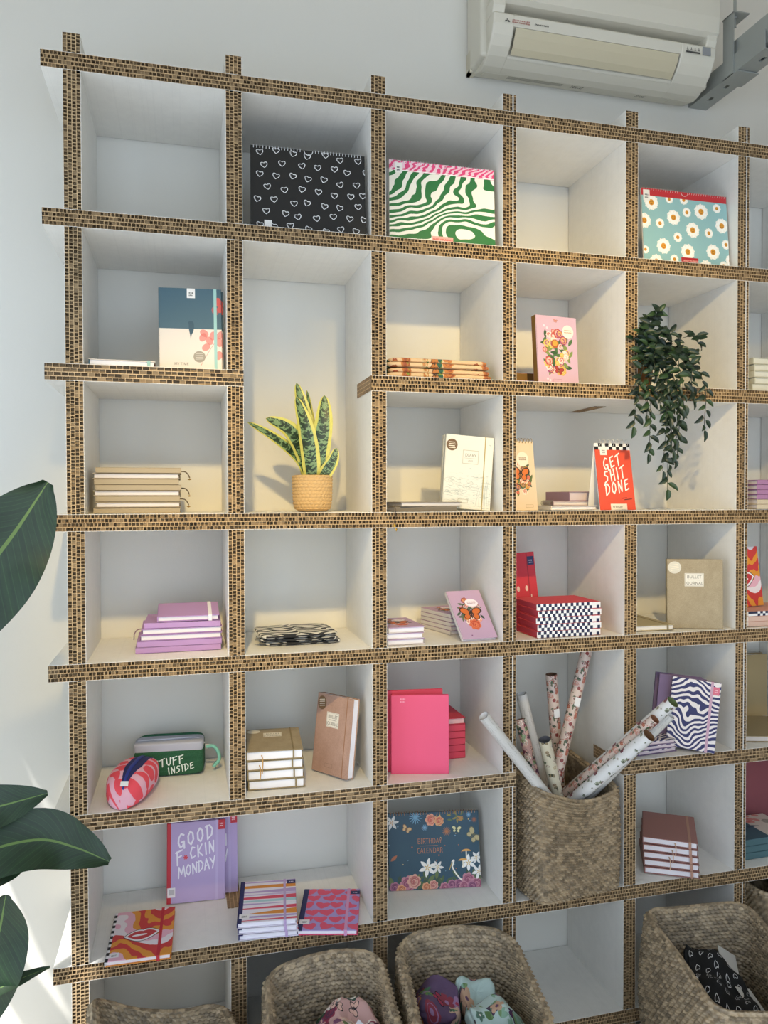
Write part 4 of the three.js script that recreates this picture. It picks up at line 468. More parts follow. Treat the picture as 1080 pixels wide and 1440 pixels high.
{
  for (let k = 0; k < 4; k++) laid({ w: 0.157, h: 0.208, t: 0.0262, front: k === 3 ? T.kraft : undefined, color: '#a5936e', spine: '#94825c', back: '#978561', pages: M.pagesWhite, band: { x: 0.84 - 0.02 * k % 0.05, color: '#8a7a58', w: 0.004 }, ribbon: k > 1 ? [-0.06 + 0.008 * k, 0.03 + 0.012 * (k % 2), '#c79a5a'] : undefined, label: k === 3 ? 'topmost kraft bullet journal of the stack, label face up' : ORD[k] + ' kraft bullet journal of the stack beside the upright one', group: k === 3 ? undefined : 'kraft bullet journals in the stack' }, [0.497 - k * 0.002 + (k === 3 ? 0.002 : 0), F[4] + 0.0142 + k * 0.0281, -0.148 + k * 0.003], 'foot', -0.06 - 0.02 * (k === 3));
  book({ w: 0.148, h: 0.226, t: 0.026, front: T.rosej, color: '#b0907c', spine: '#a07f6b', back: '#a5856f', pages: '#e9e6ec', inset: 0.003, band: { x: 0.84, color: '#9a6f50', w: 0.0025 }, label: 'rose-beige bullet journal standing against the partition', pos: [0.66, F[4] + 0.004, -0.112], rot: [-0.15, -0.98, 0.02] });
}
book({ w: 0.17, h: 0.232, t: 0.014, color: '#e4557a', front: canvasTex(256, 340, (x, w, h) => { fillAll(x, w, h, '#e4557a'); marks(x, w * .16, h * .03, w * .09, h * .07, 2, '#f0a0b4', 5); }), spine: '#d9486e', back: '#d9486e', pages: '#e8d4d4', label: 'large plain bright pink notebook standing upright in front', pos: [0.913, F[4], -0.062], rot: [0.0, -0.24, 0] });
book({ w: 0.17, h: 0.24, t: 0.013, color: '#d9465f', spine: '#c93c56', pages: '#e8d4d4', label: 'large pink notebook half hidden behind the bright pink one', pos: [0.905, F[4], -0.088], rot: [-0.02, -0.12, 0] });
for (let k = 0; k < 6; k++) laid({ w: 0.145, h: 0.21, t: 0.0208, color: '#c63a4e', spine: '#cf4358', back: '#b83246', pages: '#dcb0b0', label: k === 5 ? 'topmost crimson notebook of the stack, pages outwards' : ORD[k] + ' crimson notebook in the stack behind the pink ones', group: k === 5 ? undefined : 'crimson notebooks in the stack' }, [0.985, F[4] + 0.0105 + k * 0.0212, -0.225], k === 5 ? 'pages' : 'spine', 0);
{
  const W = { w: 0.146, h: 0.222, t: 0.013, front: T.wave, color: '#7f6c8c', spine: '#7c6a88', back: '#7c6a88', pages: '#e6d8dc', gloss: 0.5 };
  book({ ...W, band: { x: 0.82, color: '#c9a3b4', w: 0.008 }, label: 'navy and white wave-striped notebook leaning in front of its twins', pos: [1.802, F[4] + 0.0155, -0.026], rot: [-0.07, -0.55, -0.1] });
  for (let k = 0; k < 2; k++) book({ ...W, front: undefined, label: k ? 'purple-edged wave notebook standing at the back behind the leaning one' : 'purple-edged wave notebook sandwiched right behind the leaning one', group: 'wave notebooks standing behind', pos: [1.79 + k * 0.004, F[4] + 0.014, -0.075 - k * 0.026], rot: [-0.06, -0.5 + k * 0.05, -0.09] });
  for (let k = 0; k < 3; k++) laid({ ...W, w: 0.15, h: 0.2, t: 0.0135, pages: '#d8c8cc', label: ['lowest', 'middle', 'topmost'][k] + ' wave-striped notebook lying flat behind the paper rolls', group: 'wave notebooks lying flat' }, [1.68, F[4] + 0.007 + k * 0.0138, -0.13], 'foot', 0.1 - k * 0.05);
}
book({ w: 0.2, h: 0.23, t: 0.03, color: '#a8946c', spine: '#9c885f', name: 'box_file', category: 'box file', label: 'tall tan box file behind the lying journal at the bookcase end', pos: [2.235, F[4], -0.315], rot: [0, 0, 0] });
laid({ w: 0.2, h: 0.24, t: 0.02, color: '#9a8a68', spine: '#8f7f5c', pages: '#d8cfc8', label: 'tan journal lying flat before the box file' }, [2.15, F[4] + 0.0102, -0.15], 'foot', -0.3);

// row 5
{
  const G = { w: 0.168, h: 0.236, t: 0.012, front: T.monday, color: '#b9a3cc', spine: '#c3343f', back: '#a991bf', pages: '#e6dfe8', band: { x: 0.86, color: '#c4b2d6', w: 0.007 } };
  book({ ...G, label: 'lilac notebook lettered GOOD F*CKIN MONDAY, in front of its twin', pos: [0.272, F[5] + 0.002, -0.246], rot: [-0.03, -0.02, -0.012] });
  book({ ...G, label: 'lilac lettered notebook behind its twin, only its edge showing', free: true, pos: [0.312, F[5] + 0.0024, -0.272], rot: [-0.05, 0.0, 0] });
  const L = laid({ w: 0.165, h: 0.236, t: 0.0145, front: T.lips, color: '#e9d8dc', spine: '#e8e4e6', back: '#d98a3a', pages: '#f0e8ea', band: { x: 0.8, color: '#c2303a', w: 0.008 }, label: 'notebook with red lips on orange and pink waves lying flat' }, [0.127, F[5] + 0.0083, -0.085], 'foot', -0.03);
  const S = { w: 0.162, h: 0.226, t: 0.0145, front: T.stripes, color: '#e9e4ee', spine: '#25265c', back: '#d8d2e2', pages: '#efecf4', band: { x: 0.8, color: '#bfa6d0', w: 0.007 } };
  for (let k = 0; k < 3; k++) laid({ ...S, label: k === 2 ? 'topmost striped notebook of the stack of three' : ['lowest', 'middle'][k] + ' striped notebook of the stack of three', group: k === 2 ? undefined : 'striped notebooks under the topmost' }, [0.472 - k * 0.001, F[5] + 0.0091 + k * 0.0163, -0.105], 'foot', -0.1 - 0.01 * k);
  laid({ ...S, w: 0.168, h: 0.222, front: T.pinkhearts, color: '#e05672', spine: '#24285a', back: '#d85070', band: { x: 0.8, color: '#d59ac0', w: 0.008 }, label: 'pink and violet heart-patterned notebook lying beside the striped stack' }, [0.645, F[5] + 0.0083, -0.075], 'foot', -0.25);
}
wallCalendar({ w: 0.284, h: 0.224, front: T.birthday, back: '#1d3a4a', wire: '#b58a6a', label: 'dark blue birthday calendar with lilies and a pelican', pos: [0.984, F[5] + 0.0015, -0.132], rot: [-0.19, -0.16, 0] });
for (let k = 0; k < 5; k++) {
  const top = k === 4;
  laid({ w: 0.166, h: 0.212, t: 0.0205, color: '#a2736b', spine: '#8d6058', back: '#94655d', pages: '#eae4e6', band: { x: 0.86, color: '#b58a76', w: 0.008 }, ribbon: k > 1 ? [-0.025 + 0.01 * k, 0.03, '#d8b394'] : undefined, label: top ? 'topmost dusty rose notebook with an embossed oval' : ORD[k] + ' dusty rose notebook in the stack under the embossed one', group: top ? undefined : 'dusty rose notebooks in the stack' }, [1.782 + 0.002 * k, F[5] + 0.0113 + k * 0.0223, -0.107 - 0.002 * k], 'foot', -0.5 - 0.02 * k);
}
book({ w: 0.3, h: 0.3, t: 0.02, color: '#8a4a50', spine: '#7c4046', back: '#7c4046', name: 'album', category: 'album', label: 'large maroon album standing at the back of the end compartment', pos: [2.16, F[5], -0.25], rot: [-0.03, 0, 0] });
for (let k = 0; k < 3; k++) laid({ w: 0.165, h: 0.23, t: 0.022, front: k === 2 ? T.bird : undefined, color: '#3f5f66', spine: '#4a6a70', back: '#36525a', label: k === 2 ? 'topmost teal bird notebook before the maroon album' : ['lowest', 'middle'][k] + ' teal notebook in the stack before the maroon album', group: k === 2 ? undefined : 'teal notebooks before the album' }, [2.13, F[5] + 0.0112 + k * 0.0225, -0.13], 'spine', 0.02);

// ---------------------------------------------------------------- plants
// a leaf blade: spine curve from three or more points, half width by share of length, cupped across; thin closed solid
function blade(pts, width, o = {}) {
  const c = new THREE.CatmullRomCurve3(pts.map((p) => V3(...p))), n = o.n || 22, m = 6, N = V3(...(o.normal || [0, 0, 1])).normalize(), pos = [], uv = [], idx = [], th = o.thick || 0.0012;
  for (const side of [1, -1]) for (let i = 0; i <= n; i++) {
    const t = i / n, p = c.getPoint(t), tan = c.getTangent(t), s = V3().crossVectors ? new THREE.Vector3().crossVectors(tan, N).normalize() : null, nn = new THREE.Vector3().crossVectors(s, tan).normalize(), tw = (o.twist || 0) * t, w = width(t);
    const sx = s.clone().multiplyScalar(Math.cos(tw)).addScaledVector(nn, Math.sin(tw)), nx = nn.clone().multiplyScalar(Math.cos(tw)).addScaledVector(s, -Math.sin(tw));
    for (let k = 0; k <= m; k++) { const q = (k / m - 0.5) * 2, wave = (o.wave || 0) * Math.sin(t * (o.waves || 9) + (q > 0 ? 0.8 : 0)) * q * q; const d = (o.cup || 0) * w * (q * q) + wave + side * th * (1 - q * q * 0.8); const v = p.clone().addScaledVector(sx, q * w).addScaledVector(nx, d); pos.push(v.x, v.y, v.z); uv.push(k / m, t); }
  }
  const r = m + 1, half = (n + 1) * r;
  for (let i = 0; i < n; i++) for (let k = 0; k < m; k++) { const a = i * r + k; idx.push(a, a + 1, a + r + 1, a, a + r + 1, a + r); const b = a + half; idx.push(b, b + r + 1, b + 1, b, b + r, b + r + 1); }
  for (let i = 0; i < n; i++) for (const k of [0, m]) { const a = i * r + k, b = a + half; k ? idx.push(a, b, b + r, a, b + r, a + r) : idx.push(a, b + r, b, a, a + r, b + r); }
  const g = new THREE.BufferGeometry(); g.setAttribute('position', new THREE.Float32BufferAttribute(pos, 3)); g.setAttribute('uv', new THREE.Float32BufferAttribute(uv, 2)); g.setIndex(idx); g.computeVertexNormals(); return g;
}
{
  const leafTex = canvasTex(128, 768, (x, w, h) => pixels(x, w, h, (u, v) => { const e = Math.abs(u - 0.5) * 2, edge = 0.66 + 0.1 * (fbm(v * 9, 3, 17) - 0.5); if (e > edge) { const n = 20 * (fbm(u * 6, v * 40, 2) - 0.5); return [198 + n, 190 + n, 92 + n * 0.6]; } const b = fbm(u * 5 + 2, v * 46 + 0.8 * Math.sin(u * 9), 23) + 0.25 * (noise2(u * 10, v * 90, 5) - 0.5); return b > 0.53 ? [36, 52, 34] : b > 0.46 ? [70, 96, 62] : [116, 142, 98]; }));
  const lm = std('#ffffff', 0.42, { map: leafTex, side: THREE.DoubleSide });
  const plant = thing('snake_plant', 'snake plant with yellow-edged mottled leaves in a woven beige pot', 'potted plant', [0.614, F[2], -0.165]);
  const potP = [[0.001, 0], [0.04, 0], [0.05, 0.006], [0.054, 0.02], [0.056, 0.05], [0.057, 0.1], [0.0555, 0.106], [0.052, 0.107], [0.05, 0.102], [0.048, 0.09], [0.001, 0.088]];
  const cum = [0]; for (let k = 1; k < potP.length; k++) cum.push(cum[k - 1] + Math.hypot(potP[k][0] - potP[k - 1][0], potP[k][1] - potP[k - 1][1]));
  const pot = sculpt(170, 150, (u, v) => { const s = v * cum[cum.length - 1]; let i = 0; while (i < potP.length - 2 && cum[i + 1] < s) i++; const f = (s - cum[i]) / (cum[i + 1] - cum[i]), y = potP[i][1] + (potP[i + 1][1] - potP[i][1]) * f; let r = potP[i][0] + (potP[i + 1][0] - potP[i][0]) * f; if (i >= 2 && i <= 5) { const row = Math.floor(y / 0.0098), cx = u * 30 + (row % 2) * 0.5, fx = cx - Math.floor(cx) - 0.5, fy = y / 0.0098 - row - 0.5; r += 0.0034 * Math.sqrt(Math.max(0, 1 - (fx * fx * 3.4 + fy * fy * 3.4))); } return [r * Math.cos(u * TAU), y, -r * Math.sin(u * TAU)]; });
  part(plant, 'pot', pot, std('#c9a672', 0.85), 'beige woven-relief pot');
  part(plant, 'soil', new THREE.CylinderGeometry(0.049, 0.049, 0.004, 28).translate(0, 0.092, 0), cm('#3a2c20', 1));
  const W = (m, p = 0.5) => (t) => m * Math.pow(Math.sin(Math.PI * Math.min(0.999, Math.max(0.02, Math.pow(t, 1.0) * 0.8 + 0.2))), p) * (t > 0.97 ? (1 - t) / 0.03 * 0.9 + 0.02 : 1);
  const L = [   // spine points from the pot's middle, half width, facing
    [[[0.0, 0.09, 0.005], [-0.008, 0.2, 0.01], [-0.03, 0.3, 0.015], [-0.046, 0.378, 0.0]], 0.019, [0.25, 0, 1], 0.2],
    [[[-0.005, 0.09, 0.02], [-0.012, 0.16, 0.03], [-0.028, 0.25, 0.035], [-0.05, 0.335, 0.02]], 0.023, [0.1, 0.1, 1], -0.15],
    [[[0.01, 0.09, 0.0], [0.003, 0.2, 0.0], [-0.008, 0.29, 0.0], [-0.014, 0.358, -0.01]], 0.013, [0.7, 0, 0.7], 0.1],
    [[[0.012, 0.09, 0.014], [0.018, 0.18, 0.026], [0.03, 0.27, 0.028], [0.035, 0.342, 0.014]], 0.0235, [0, 0.05, 1], 0.1],
    [[[0.02, 0.09, 0.02], [0.035, 0.115, 0.03], [0.055, 0.15, 0.036], [0.066, 0.186, 0.036]], 0.016, [-0.1, 0, 1], 0],
    [[[-0.01, 0.09, 0.01], [-0.03, 0.165, 0.026], [-0.075, 0.235, 0.04], [-0.14, 0.268, 0.04]], 0.025, [0.25, 0.5, 1], 0.15],
    [[[-0.012, 0.09, 0.015], [-0.045, 0.15, 0.035], [-0.11, 0.205, 0.05], [-0.193, 0.254, 0.055]], 0.0165, [0.25, 0.6, 0.9], 0.1],
    [[[-0.02, 0.09, 0.02], [-0.03, 0.115, 0.028], [-0.042, 0.14, 0.034]], 0.006, [0.2, 0.2, 1], 0],
  ];
  for (const [p, w, n, tw] of L) part(plant, 'leaf', blade(p, W(w * 1.25), { normal: n, twist: tw, cup: 0.28, thick: 0.0016, n: 26 }), lm);
}
{
  const vine = thing('trailing_vine', 'dark green artificial vine trailing over the shelf edge from a small pot', 'potted plant', [1.645, F[1], -0.075]);
  const pot = new THREE.LatheGeometry([[0.001, 0], [0.034, 0], [0.038, 0.004], [0.046, 0.085], [0.046, 0.09], [0.042, 0.09], [0.04, 0.08], [0.001, 0.078]].map((a) => new THREE.Vector2(...a)), 26);
  part(vine, 'pot', pot, std('#a0662f', 0.8), 'small terracotta-brown pot');
  const base = V3(1.645, F[1], -0.075), R = rng(303), mats = ['#17271a', '#1e321f', '#2a4224', '#1b2d1c'].map((c) => std(c, 0.42, { side: THREE.DoubleSide }));
  const leafG = [0, 1, 2].map((k) => blade([[0, 0, 0], [0, 0.3, 0.02 + 0.03 * k], [0, 0.7, 0.02], [0, 1, -0.08 - 0.06 * k]], (t) => 0.23 * Math.pow(Math.sin(Math.PI * Math.min(0.995, Math.pow(t, 0.8))), 0.9) + 0.004, { n: 5, cup: 0.5, thick: 0.008 }));
  const ends = [[1.562, 1.835, 0.03], [1.612, 1.752, 0.035], [1.655, 1.70, 0.04], [1.678, 1.645, 0.03], [1.712, 1.735, 0.03], [1.808, 1.828, 0.03], [1.785, 2.092, 0.03], [1.628, 2.158, -0.02], [1.572, 1.93, 0.03], [1.765, 1.915, 0.035], [1.7, 1.80, 0.045], [1.59, 2.06, 0.02], [1.77, 2.0, 0.02], [1.66, 1.86, 0.06], [1.635, 1.90, 0.055], [1.72, 1.9, 0.05], [1.6, 1.87, 0.04], [1.73, 2.06, 0.03], [1.575, 2.1, 0.0], [1.685, 2.1, 0.01], [1.68, 1.76, 0.05], [1.61, 2.02, 0.045], [1.7, 1.98, 0.05], [1.75, 1.96, 0.045], [1.6, 2.12, 0.01], [1.65, 2.11, 0.02], [1.62, 2.0, 0.05], [1.66, 1.96, 0.055]];
  const all = [];
  ends.forEach((e, k) => {
    const E = V3(...e), up = V3(1.645 + (E.x - 1.645) * 0.35, Math.max(2.07, E.y + 0.01) - (E.y > 2.0 ? 0.02 : 0) + 0.02 * R(), -0.02 + 0.02 * R()), mid = V3(1.645 + (E.x - 1.645) * 0.85, (up.y + E.y) / 2 + 0.02, 0.028 + 0.03 * R());
    const curve = new THREE.CatmullRomCurve3([V3(1.645 + (R() - 0.5) * 0.04, F[1] + 0.08, -0.075 + (R() - 0.5) * 0.03), up, mid, E]), len = curve.getLength();
    part(vine, 'stem', new THREE.TubeGeometry(curve, 14, 0.0011, 4).translate(-base.x, -base.y, -base.z), mats[0]);
    const n = Math.round(len / 0.0135);
    for (let i = 2; i <= n; i++) {
      const t = Math.min(1, i / n), q = curve.getPoint(t), tan = curve.getTangent(t), top = q.y > 1.98, side = i % 2 ? 1 : -1, dir = V3(side * (0.35 + 0.65 * R()), top ? 0.9 * (R() - 0.45) : tan.y * 0.5 - 0.2 + 0.5 * (R() - 0.5), 0.7 * (R() - 0.3)).normalize(); if (i === n) dir.copy(tan);
      const zz = V3(0.5 * (R() - 0.5), 0.7 * (R() - 0.3), 1).normalize(), xx = new THREE.Vector3().crossVectors(dir, zz).normalize(); zz.crossVectors(xx, dir);
      const mtx = new THREE.Matrix4().makeBasis(xx, dir, zz).scale(V3(1, 1, 1).multiplyScalar(0.026 + 0.014 * R())).setPosition(q.x - base.x + (R() - 0.5) * 0.006, q.y - base.y, q.z - base.z + (R() - 0.5) * 0.012);
      all.push([leafG[Math.floor(R() * 3)], mats[Math.floor(R() * 4)], mtx, q.z + 0.3 * (q.y < 1.96 ? 1 : 0)]);
    }
  });
  all.sort((a, b) => b[3] - a[3]);   // the leaves that show most, at the front and hanging free, are single parts
  all.slice(0, 296).forEach(([g, m, mtx]) => { const l = part(vine, 'leaf', g, m); mtx.decompose(l.position, l.quaternion, l.scale); });
  const rest = all.slice(296); if (rest.length) part(vine, 'inner_foliage', merge(rest.map(([g, , mtx]) => g.clone().applyMatrix4(mtx))), mats[1], undefined, 'stuff');
}
{
  const bt = canvasTex(256, 768, (x, w, h) => { pixels(x, w, h, (u, v) => { const q = Math.abs(u - 0.5), f = noise2(v * 60 - q * 26, 2, 3), n = 12 * (fbm(u * 8, v * 22, 41) - 0.5), vein = Math.sin((v * 46 - q * 20) * TAU * 0.5) > 0.93 ? 9 : 0; if (q < 0.022) return [112, 138, 70]; return [26 + n + vein * 1.8 + 9 * f, 50 + n + vein * 2.2 + 12 * f, 30 + n + vein * 1.4 + 5 * f]; }); });
  const lm = std('#d8e0d4', 0.45, { map: bt, side: THREE.DoubleSide }), sm = std('#4a6a34', 0.5);
  const plant = thing('bird_of_paradise_plant', 'large-leaved green plant standing beside the bookcase', 'potted plant', [-0.42, FLOOR, 0.42]), b = V3(-0.42, FLOOR, 0.42);
  part(plant, 'pot', new THREE.LatheGeometry([[0.001, 0], [0.13, 0], [0.145, 0.01], [0.17, 0.3], [0.165, 0.31], [0.15, 0.3], [0.001, 0.28]].map((a) => new THREE.Vector2(...a)), 36), std('#7d7a74', 0.8));
  const P = (a) => a.map(([x, y, z]) => [x - b.x, y - b.y, z - b.z]);
  const body = (w) => (t) => w * Math.pow(Math.sin(Math.PI * Math.min(0.99, Math.pow(t, 0.78) * 0.97 + 0.03)), 0.62);
  const leaves = [   // spine points in the room, half width, facing, wave
    [[[-0.27, 1.30, 0.36], [-0.18, 1.43, 0.36], [-0.095, 1.55, 0.35], [-0.03, 1.655, 0.345]], 0.1, [0.2, -0.05, 1], 0.012],
    [[[-0.34, 0.90, 0.38], [-0.22, 0.97, 0.37], [-0.12, 0.985, 0.36], [-0.036, 0.998, 0.35]], 0.05, [0, 0.45, 0.9], 0.004],
    [[[-0.32, 0.83, 0.40], [-0.17, 0.895, 0.38], [-0.05, 0.905, 0.36], [0.02, 0.875, 0.35], [0.085, 0.835, 0.345]], 0.062, [0, 0.55, 0.85], 0.006],
    [[[-0.28, 0.77, 0.40], [-0.19, 0.815, 0.38], [-0.11, 0.845, 0.36], [-0.06, 0.868, 0.35]], 0.026, [0, 0.75, 0.6], 0.004],
    [[[-0.2, 0.52, 0.36], [-0.17, 0.62, 0.36], [-0.135, 0.71, 0.35], [-0.12, 0.79, 0.345]], 0.075, [0.1, 0.1, 1], 0.004],
    [[[-0.3, 0.56, 0.42], [-0.2, 0.59, 0.39], [-0.11, 0.61, 0.36], [-0.035, 0.626, 0.35]], 0.022, [0, 0.9, 0.4], 0.002],
    [[[-0.55, 1.2, 0.5], [-0.6, 1.45, 0.55], [-0.62, 1.65, 0.6], [-0.6, 1.8, 0.66]], 0.11, [0.5, 0, 1], 0.006],
    [[[-0.5, 1.1, 0.32], [-0.52, 1.3, 0.28], [-0.5, 1.5, 0.24], [-0.45, 1.65, 0.2]], 0.1, [0.6, 0, 0.8], 0.006],
    [[[-0.55, 0.9, 0.4], [-0.7, 1.05, 0.42], [-0.82, 1.1, 0.45], [-0.95, 1.08, 0.5]], 0.09, [0, 0.8, 0.5], 0.006],
    [[[-0.46, 0.72, 0.16], [-0.45, 0.86, 0.0], [-0.42, 0.93, -0.13], [-0.36, 0.96, -0.24]], 0.06, [-0.5, 0.8, 0.35], 0.006],
    [[[-0.55, 0.95, 0.2], [-0.6, 1.12, 0.05], [-0.58, 1.22, -0.1], [-0.52, 1.26, -0.22]], 0.075, [-0.5, 0.8, 0.35], 0.006],
    [[[-0.38, 0.5, 0.25], [-0.37, 0.6, 0.1], [-0.35, 0.66, -0.02], [-0.3, 0.69, -0.12]], 0.05, [-0.5, 0.8, 0.35], 0.004],
    [[[-0.66, 1.1, 0.3], [-0.74, 1.36, 0.16], [-0.72, 1.5, 0.02], [-0.64, 1.56, -0.12]], 0.085, [-0.5, 0.8, 0.35], 0.006],
    [[[-0.6, 0.8, 0.25], [-0.7, 0.98, 0.14], [-0.74, 1.06, 0.0], [-0.72, 1.08, -0.12]], 0.06, [-0.5, 0.8, 0.35], 0.006],
  ];
  for (const [p, w, n, wv] of leaves) { const q = P(p); part(plant, 'leaf', blade(q, body(w), { normal: n, cup: 0.22, wave: wv, waves: 14, thick: 0.0012, n: 34 }), lm); const s = q[0]; part(plant, 'stalk', new THREE.TubeGeometry(new THREE.CatmullRomCurve3([V3(s[0] * 0.06, 0.28, s[2] * 0.06), V3(s[0] * 0.3, 0.28 + (s[1] - 0.28) * 0.55, s[2] * 0.3), V3(...s)]), 16, 0.006, 7), sm); }
}

// ---------------------------------------------------------------- woven baskets
function basketShape(o) {   // rounded-rectangle ring of radius a x b, corner r
  const { a, b, r } = o, seg = [], N = 720; const per = 4 * (a + b - 2 * r) + TAU * r; const out = [];
  const parts = [[2 * (a - r), (d) => [-(a - r) + d, b]], [Math.PI / 2 * r, (d) => [a - r + r * Math.sin(d / r), b - r + r * Math.cos(d / r)]], [2 * (b - r), (d) => [a, b - r - d]], [Math.PI / 2 * r, (d) => [a - r + r * Math.cos(d / r), -(b - r) - r * Math.sin(d / r)]], [2 * (a - r), (d) => [a - r - d, -b]], [Math.PI / 2 * r, (d) => [-(a - r) - r * Math.sin(d / r), -(b - r) - r * Math.cos(d / r)]], [2 * (b - r), (d) => [-a, -(b - r) + d]], [Math.PI / 2 * r, (d) => [-(a - r) - r * Math.cos(d / r), b - r + r * Math.sin(d / r)]]];
  for (let k = 0; k < N; k++) { let s = k / N * per; for (const [l, f] of parts) { if (s <= l) { out.push(f(s)); break; } s -= l; } if (out.length <= k) out.push(parts[0][1](0)); }
  return { at: (u) => { const t = ((u % 1) + 1) % 1 * N, i = Math.floor(t) % N, f = t - Math.floor(t), p = out[i], q = out[(i + 1) % N]; return [p[0] + (q[0] - p[0]) * f, p[1] + (q[1] - p[1]) * f]; }, per };
}
const strawMat = std('#ffffff', 0.48, { vertexColors: true });
function woven(P, o) {   // surface P(u, v) raised into twined stitches; every stitch has the tone of its own straw
  const { rows, cols, amp, flip = 1, seed, tone } = o, ku = o.ku || 4, kv = o.kv || 3, nu = cols * ku, nv = rows * kv, pos = [], col = [], idx = [], e = 1e-3, base = P, A = V3(), B = V3();
  for (let j = 0; j <= nv; j++) for (let i = 0; i <= nu; i++) {
    const u = (i % nu) / nu, v = j / nv, row = Math.min(rows - 1, Math.floor(j / kv)), fv = j / kv - row, ph = u * cols + (row % 2) * 0.5 + 0.28 * fv, st = Math.floor(ph), fx = ph - st - 0.5, fy = fv - 0.5;
    const p = base(u, v), pu = base(u + e, v), pv = base(u, Math.min(1, v + e)), pv0 = base(u, Math.min(1, v + e) - e);
    A.set(pu[0] - p[0], pu[1] - p[1], pu[2] - p[2]); B.set(pv[0] - pv0[0], pv[1] - pv0[1], pv[2] - pv0[2]); A.cross(B).normalize().multiplyScalar(flip);
    const hgt = amp * (Math.max(0, 1 - 4.2 * (fx * fx + fy * fy)) * 1.15 + 0.15 * hash2(st, row, seed)), s = (st + cols) % cols, k = 0.55 + 0.9 * hash2(s, row, seed + 1), w = hash2(s, row, seed + 2);
    pos.push(p[0] + A.x * hgt, p[1] + A.y * hgt, p[2] + A.z * hgt);
    col.push(tone[0] * k * (0.92 + 0.16 * w), tone[1] * k * (0.9 + 0.2 * w), tone[2] * k * (0.86 + 0.28 * w));
  }
  for (let j = 0; j < nv; j++) for (let i = 0; i < nu; i++) { const a = j * (nu + 1) + i, b = a + nu + 1; flip > 0 ? idx.push(a, a + 1, b + 1, a, b + 1, b) : idx.push(a, b + 1, a + 1, a, b, b + 1); }
  const g = new THREE.BufferGeometry(); g.setAttribute('position', new THREE.Float32BufferAttribute(pos, 3)); g.setAttribute('color', new THREE.Float32BufferAttribute(col, 3)); g.setIndex(idx); g.computeVertexNormals(); return g;
}
function basket(o) {
  const g = thing('seagrass_basket', o.label, 'basket', o.pos, [0, o.turn || 0, 0], o.group), S = basketShape(o), h = o.h, tone = o.tone || [0.36, 0.275, 0.175];
  const rim = o.rim || (() => 0), flare = o.flare ?? 0.06, bulge = o.bulge ?? 0.05, dent = o.dent || (() => 0);
  const wall = (inset) => (u, v) => { const [x, z] = S.at(u), k = 1 - flare * (1 - v) + bulge * Math.sin(Math.PI * v) * (1 - 0.3 * v), l = Math.hypot(x, z), q = (l * k - inset - dent(u, v)) / l; const y = 0.004 + v * (h + rim(u)) ; return [x * q + (o.lean ? o.lean[0] * v * v : 0), y, z * q + (o.lean ? o.lean[1] * v * v : 0)]; };
  const cols = Math.round(S.per / (o.stitch || 0.0165)), rows = Math.round(h / (o.stitch ? o.stitch * 0.68 : 0.0115));
  part(g, 'woven_side', woven(wall(0), { rows, cols, amp: 0.0095, seed: o.seed, tone, kv: o.fine === 0 && !o.show ? 2 : 4 }), strawMat);
  part(g, 'woven_lining', woven(wall(0.011), { rows, cols, amp: 0.0085, flip: -1, seed: o.seed + 50, tone, ku: o.fine === 0 ? 2 : 4, kv: o.fine === 0 ? 2 : 4 }), strawMat);
  const W = wall(0.0055), rr = 0.0092;
  part(g, 'rolled_rim', woven((v0, v) => { const u = v0, a = v * TAU, p = W(u, 1), q = W(u + 0.002, 1), tx = q[0] - p[0], tz = q[2] - p[2], L = Math.hypot(tx, tz) || 1, nx = -tz / L, nz = tx / L; return [p[0] + nx * rr * Math.cos(a), p[1] + rr * Math.sin(a), p[2] + nz * rr * Math.cos(a)]; }, { rows: 5, cols, amp: 0.005, flip: o.rimFlip || -1, seed: o.seed + 90, tone }), strawMat);
  part(g, 'base_band', woven((u, v) => { const a = v * TAU, p = W(u, 0.0), q = W(u + 0.002, 0.0), tx = q[0] - p[0], tz = q[2] - p[2], L = Math.hypot(tx, tz) || 1; return [p[0] - tz / L * 0.011 * Math.cos(a), 0.0125 + 0.0085 * Math.sin(a), p[2] + tx / L * 0.011 * Math.cos(a)]; }, { rows: 4, cols, amp: 0.004, flip: -1, seed: o.seed + 130, tone, ku: 2, kv: 2 }), strawMat);
  const bs = new THREE.Shape(Array.from({ length: 48 }, (_, k) => { const p = wall(0.004)(k / 48, 0); return new THREE.Vector2(p[0], -p[2]); }));
  part(g, 'base', new THREE.ExtrudeGeometry(bs, { depth: 0.006, bevelEnabled: false }).rotateX(-Math.PI / 2), std('#8a6c44', 0.9));
  return g;
}
const bump = (c, w, a) => (u) => { let d = Math.abs(u - c); d = Math.min(d, 1 - d); return a * Math.exp(-(d * d) / (w * w)); };
const sumF = (...f) => (u) => f.reduce((s, q) => s + q(u), 0);
// u runs from the middle of the front-left corner along the front (+z) to the right, down the right side, along the back and up the left side
basket({ label: 'tall seagrass basket full of wrapping paper rolls inside the bookcase', pos: [1.37, F[5], -0.11], a: 0.144, b: 0.144, r: 0.035, h: 0.32, turn: 0.13, flare: 0.0, bulge: 0.03, seed: 401, fine: 0, show: 1, stitch: 0.0135, tone: [0.33, 0.245, 0.148], rim: sumF(bump(0.13, 0.1, -0.045), bump(0.55, 0.16, 0.03), bump(0.88, 0.1, 0.03)), dent: (u, v) => 0.014 * Math.exp(-((u - 0.12) ** 2) / 0.002) * v });
basket({ label: 'seagrass basket with a sagging peaked rim before the lowest corner compartment', pos: [0.2, FLOOR + 0.001, 0.22], a: 0.165, b: 0.165, r: 0.06, h: 0.42, seed: 402, rim: sumF(bump(0.75, 0.07, 0.05), bump(0.5, 0.16, -0.07), bump(0.1, 0.2, -0.06)), turn: 0.15, group: undefined });
